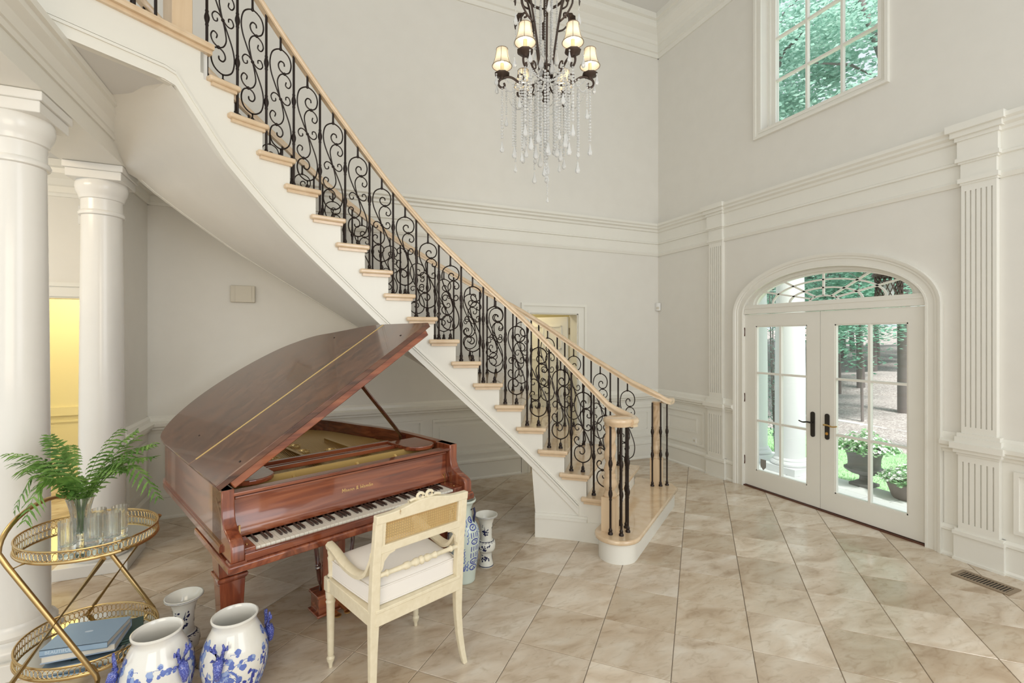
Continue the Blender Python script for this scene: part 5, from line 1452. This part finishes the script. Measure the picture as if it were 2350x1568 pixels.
# leaf-littered slope
mb = MB(); vs = []; fs = []; nx_, ny_ = 26, 40
for i in range(nx_):
    for j in range(ny_):
        x = 8.4 + i * 1.6; y = -25 + j * 1.8
        h = max(0, x - 10.5) * .075 + .10 * math.sin(x * .9 + y * .5) * min(1, max(0, (x - 9) / 3)) + .06 * math.sin(y * 1.7 + x)*min(1, max(0, (x - 9) / 3))
        vs.append((x, y, -.16 + h))
for i in range(nx_ - 1):
    for j in range(ny_ - 1): a = i * ny_ + j; fs.append((a, a + ny_, a + ny_ + 1, a + 1))
mb.add(vs, fs); struct(mb.build('ground_slope', 'litter', smooth=60))
struct(MB().box(6.15, 8.6, -6, 16, -.165, -.12).build('ground_lawn', 'grass'))
mb = MB(); 
for k in range(9000):
    x = rnd.uniform(6.2, 8.7); y = rnd.uniform(1.6, 6.5); a = rnd.uniform(0, 6.28); h = rnd.uniform(.02, .05)
    mb.add([(x, y, -.122), (x + .008 * math.cos(a), y + .008 * math.sin(a), -.122), (x + rnd.uniform(-.02, .02), y + rnd.uniform(-.02, .02), -.122 + h)], [(0, 1, 2)])
o_ = mb.build('grass_blades', 'garden_leaf'); tag(o_, 'short green lawn grass just beyond the porch paving', 'grass'); o_['kind'] = 'stuff'
struct(MB().box(10.6, 11.3, -20, 40, -.17, -.10).build('ground_path', 'path'))
porch = struct(MB().box(X1, 6.14, -1, 8, -.17, -.062).build('floor_porch', 'grout'))
ps = .5
for i in range(3):
    for j in range(11):
        x0 = X1 + .01 + i * .41; y0 = 1.2 + j * .46 + (i % 2) * .2
        MB().box(x0, x0 + .40, y0, y0 + .45, -.062, -.045).build('paver', 'stone', porch, bevel=(.004, 1))
struct(MB().box(5.62, 6.22, 3.95, 8, 3.05, 3.4).box(5.55, 6.29, 3.88, 8, 3.4, 3.5).box(5.88, 6.02, 3.1, 3.95, 3.12, 3.2).build('trim_14', 'outdoor_white'))
def porch_column(x, y, label):
    t = thing('porch_column', label, 'column', (x, y, -.045))
    MB().box(-.235, .235, -.235, .235, 0, .09).build('plinth', 'outdoor_white', t, bevel=(.004, 1))
    MB().lathe([(.19, .09), (.225, .095), (.23, .12), (.215, .145), (.195, .15), (.2, .165), (.19, .185), (.18, .19)], 36).build('base', 'outdoor_white', t, smooth=40)
    MB().lathe([(.178, .19), (.178, 1.2), (.165, 2.4), (.155, 2.85)], 36).build('shaft', 'outdoor_white', t, smooth=40)
    MB().lathe([(.155, 2.85), (.17, 2.86), (.165, 2.9), (.2, 2.95), (.22, 3.0), (.22, 3.095)], 36).build('capital', 'outdoor_white', t, smooth=40)
porch_column(5.86, 4.28, 'white porch column seen through the left door, the nearer of two')
porch_column(6.02, 4.96, 'white porch column at left edge of the left door glass, the farther')
# planted urn
urn = thing('garden_urn', 'grey fluted urn of white flowers on the porch edge, seen through right door', 'planter', (6.08, 3.50, -.045))
MB().box(-.11, .11, -.11, .11, 0, .035).build('foot', 'urn_grey', urn, bevel=(.004, 1))
MB().lathe([(.10, .035), (.085, .05), (.05, .07), (.045, .11), (.06, .13)], 24).build('stem', 'urn_grey', urn, smooth=40)
MB().lathe([(.06, .13), (.13, .15), (.185, .185), (.195, .21)], 36, twist=lambda a, z: 1 + .05 * abs(math.sin(9 * a))).build('gadrooned_bowl', 'urn_grey', urn, smooth=40)
MB().lathe([(.185, .21), (.165, .225), (.16, .26), (.165, .33), (.185, .40), (.21, .425), (.215, .44), (.19, .44), (.17, .40)], 36, cap1=False).build('body', 'urn_grey', urn, smooth=40)
def bouquet(root, z, r, h, nl, nf, mname):
    mb = MB()
    for k in range(nl):
        a = rnd.uniform(0, 6.28); rr = r * math.sqrt(rnd.random()); c = Vector((rr * math.cos(a), rr * math.sin(a), z + h * rnd.random() * (1.15 - rr / r))); b = rnd.uniform(0, 6.28); d = Vector((math.cos(b), math.sin(b), rnd.uniform(-.4, .8))).normalized() * .045; s = Vector((-d.y, d.x, .01)) * .45
        mb.add([c, c + d * .5 + s, c + d, c + d * .5 - s], [(0, 1, 2, 3)])
    o_ = mb.build('foliage', mname, root); o_['kind'] = 'stuff'
    mb = MB()
    for k in range(nf):
        a = rnd.uniform(0, 6.28); rr = r * math.sqrt(rnd.random()); c = Vector((rr * math.cos(a), rr * math.sin(a), z + h * (.5 + .6 * rnd.random()) * (1.2 - rr / r))); b = rnd.uniform(0, 6)
        up = Vector((math.cos(a) * rr / r, math.sin(a) * rr / r, .8)).normalized(); t1 = up.cross(Vector((1, .2, 0))).normalized(); t2 = up.cross(t1); s = rnd.uniform(.016, .026)
        vs = [c]
        for i in range(10): q_ = s * (1 if i % 2 == 0 else .6); w = b + .628 * i; vs.append(c + t1 * q_ * math.cos(w) + t2 * q_ * math.sin(w) + up * .005)
        mb.add(vs, [(0, 1 + i, 1 + (i + 1) % 10) for i in range(10)])
    o_ = mb.build('blossoms', 'petal_white', root); o_['kind'] = 'stuff'
bouquet(urn, .42, .34, .26, 900, 170, 'garden_leaf')
pot = thing('flower_pot', 'low brown pot of white flowers standing right of the grey urn', 'planter', (6.02, 3.02, -.045))
MB().lathe([(.13, 0), (.145, .02), (.19, .16), (.205, .165), (.205, .195), (.185, .195), (.17, .15)], 30, cap1=False).build('body', 'terracotta_grey', pot, smooth=40)
bouquet(pot, .18, .27, .20, 700, 170, 'garden_leaf')
# lattice lantern under the porch roof
lan = thing('porch_lantern', 'dark lattice lantern hanging outside the fanlight', 'lantern', (5.95, 3.17, 2.16))
mb = MB(); n = 8; H0, H1 = 2.14, 2.40
for i in range(n):
    a0, a1 = 2 * math.pi * i / n, 2 * math.pi * (i + 1) / n
    for f in (0, .5):
        for d in (1, -1):
            p = (5.95 + .13 * math.cos(a0 + f * .785), 3.17 + .13 * math.sin(a0 + f * .785), H0 if d > 0 else H1)
            q_ = (5.95 + .13 * math.cos(a0 + (f + 1) * .785), 3.17 + .13 * math.sin(a0 + (f + 1) * .785), H1 if d > 0 else H0)
            mb.bar(p, q_, .009, .009)
mb.build('lattice', 'iron_dull', lan, world=True)
for z in (H0, H1):
    mb = MB(); mb.tube([(5.95 + .132 * math.cos(2 * math.pi * i / 24), 3.17 + .132 * math.sin(2 * math.pi * i / 24), z) for i in range(24)], .009, 6, closed=True); mb.build('lantern_ring', 'iron_dull', lan, world=True, smooth=60)
MB().lathe([(.155, H1), (.15, H1 + .03), (.09, H1 + .09), (.03, H1 + .12), (.012, H1 + .15), (.012, 3.13)], 20, (5.95, 3.17, 0)).build('cap', 'iron_dull', lan, world=True, smooth=40)
MB().lathe([(.045, H0 + .02), (.05, H0 + .2), (.02, H0 + .22)], 14, (5.95, 3.17, 0)).build('glass_chimney', 'outdoor_white', lan, world=True, smooth=40)
# trees: three crown meshes shared by copies
def crown_mesh(seed, n, rx, rz, leaf, m):
    q = random.Random(seed); mb = MB()
    cl = [(q.gauss(0, .42) * rx, q.gauss(0, .42) * rx, q.uniform(-1, 1) * rz, q.uniform(.35, .7)) for _ in range(26)]
    for k in range(n):
        cx_, cy_, c_z, cr = cl[q.randrange(26)]
        p = Vector((cx_ + q.gauss(0, 1) * cr * .55, cy_ + q.gauss(0, 1) * cr * .55, c_z + q.gauss(0, 1) * cr * .35))
        a = q.uniform(0, 6.28); d = Vector((math.cos(a), math.sin(a), q.uniform(-.7, .3))).normalized() * leaf * q.uniform(.6, 1.3); s = d.cross(Vector((q.uniform(-.3, .3), q.uniform(-.3, .3), 1))).normalized() * leaf * .36
        mb.add([p, p + d * .45 + s, p + d, p + d * .45 - s], [(0, 1, 2, 3)])
    me_o = mb.build('crown', m); me = me_o.data; bpy.data.objects.remove(me_o, do_unlink=True); return me
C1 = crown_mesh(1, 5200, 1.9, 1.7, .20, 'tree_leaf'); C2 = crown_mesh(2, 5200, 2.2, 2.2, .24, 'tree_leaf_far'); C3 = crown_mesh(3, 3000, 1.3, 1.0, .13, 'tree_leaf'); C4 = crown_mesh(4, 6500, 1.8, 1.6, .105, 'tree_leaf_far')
def tree(x, y, zc, me, sc, rt, label, lean=.0, oy=.0):
    t = thing('tree', label, 'tree', (x, y, -.1), group='woodland trees beyond the lawn')
    c = bpy.data.objects.new('crown', me); COL.objects.link(c); c.parent = t; c.location = (lean * 3, oy, zc); c.scale = sc; c.rotation_euler = (0, 0, rnd.uniform(0, 6)); c['kind'] = 'stuff'
    mb = MB(); pts = catmull([(0, 0, -.4), (.05 * lean, .03, 1.2), (lean, .08 + oy * .15, 2.8), (lean * 2, oy, zc + 1.0)], 5); mb.tube(pts, [rt * (1 - .55 * i / len(pts)) for i in range(len(pts))], 9)
    for k in range(5):
        a = rnd.uniform(0, 6.28); p = pts[rnd.randrange(10, len(pts))]; mb.tube([p, p + Vector((math.cos(a) * .6, math.sin(a) * .6, .5)), p + Vector((math.cos(a) * 1.3, math.sin(a) * 1.3, .7))], [rt * .35, rt * .25, rt * .08], 6)
    mb.build('trunk', 'trunk', t, smooth=60)
TL = [(12.2, 6.15, 4.6, C1, (.8, .8, .8), .17, 'leafy tree with a leaning dark trunk seen in right door', .06),
      (15.5, 9.0, 4.3, C1, (.9, .9, .8), .12, 'leafy tree with slim trunk seen through the left panes of the right door'),
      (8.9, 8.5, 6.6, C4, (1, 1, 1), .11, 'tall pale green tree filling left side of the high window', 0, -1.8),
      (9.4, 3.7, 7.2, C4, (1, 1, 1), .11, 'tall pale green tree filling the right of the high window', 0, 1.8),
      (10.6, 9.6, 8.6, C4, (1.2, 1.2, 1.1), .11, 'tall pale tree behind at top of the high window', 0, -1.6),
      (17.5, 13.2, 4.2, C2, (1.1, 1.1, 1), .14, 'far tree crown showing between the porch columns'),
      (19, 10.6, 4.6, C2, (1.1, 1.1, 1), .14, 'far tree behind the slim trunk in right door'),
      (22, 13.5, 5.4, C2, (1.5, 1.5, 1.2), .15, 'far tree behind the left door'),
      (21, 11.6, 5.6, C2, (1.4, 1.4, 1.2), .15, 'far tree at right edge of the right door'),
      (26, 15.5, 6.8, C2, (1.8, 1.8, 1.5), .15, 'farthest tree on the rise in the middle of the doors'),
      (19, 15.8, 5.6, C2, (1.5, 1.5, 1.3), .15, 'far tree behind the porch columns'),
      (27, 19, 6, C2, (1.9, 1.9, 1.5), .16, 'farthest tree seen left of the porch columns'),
      (10.9, 6.3, 2.15, C3, (.85, .85, .75), .03, 'young tree with low hanging leafy branches in right door'),
      (12.4, 8.0, 2.5, C3, (1.0, 1.0, .8), .035, 'young understory tree behind the urn of flowers'),
      (14.5, 9.0, 2.8, C3, (1.3, 1.3, .9), .045, 'young understory tree on the slope beyond the path')]
for a in TL: tree(*a)
# slender evergreen by the porch columns
ev = thing('shrub', 'narrow grey-green shrub standing behind the porch columns', 'shrub', (6.75, 5.15, -.12))
mb = MB()
for k in range(2600):
    z = rnd.uniform(.25, 3.4); rr = .21 * math.sqrt(rnd.random()) * (1.0 if z < 2.2 else 1.0 - (z - 2.2) * .35); a = rnd.uniform(0, 6.28); p = Vector((rr * math.cos(a), rr * math.sin(a), z)); d = Vector((math.cos(a), math.sin(a), rnd.uniform(-.2, 1))).normalized() * .045; s = Vector((-math.sin(a), math.cos(a), 0)) * .014
    mb.add([p, p + d * .5 + s, p + d, p + d * .5 - s], [(0, 1, 2, 3)])
o_ = mb.build('foliage', 'hedge_leaf', ev); o_['kind'] = 'stuff'
for k in range(5): a = k * 1.3; MB().tube([(.02 * math.cos(a), .02 * math.sin(a), 0), (.07 * math.cos(a), .07 * math.sin(a), 1.0), (.11 * math.cos(a), .11 * math.sin(a), 2.6)], [.018, .013, .006], 6).build('stem', 'trunk', ev, smooth=60)
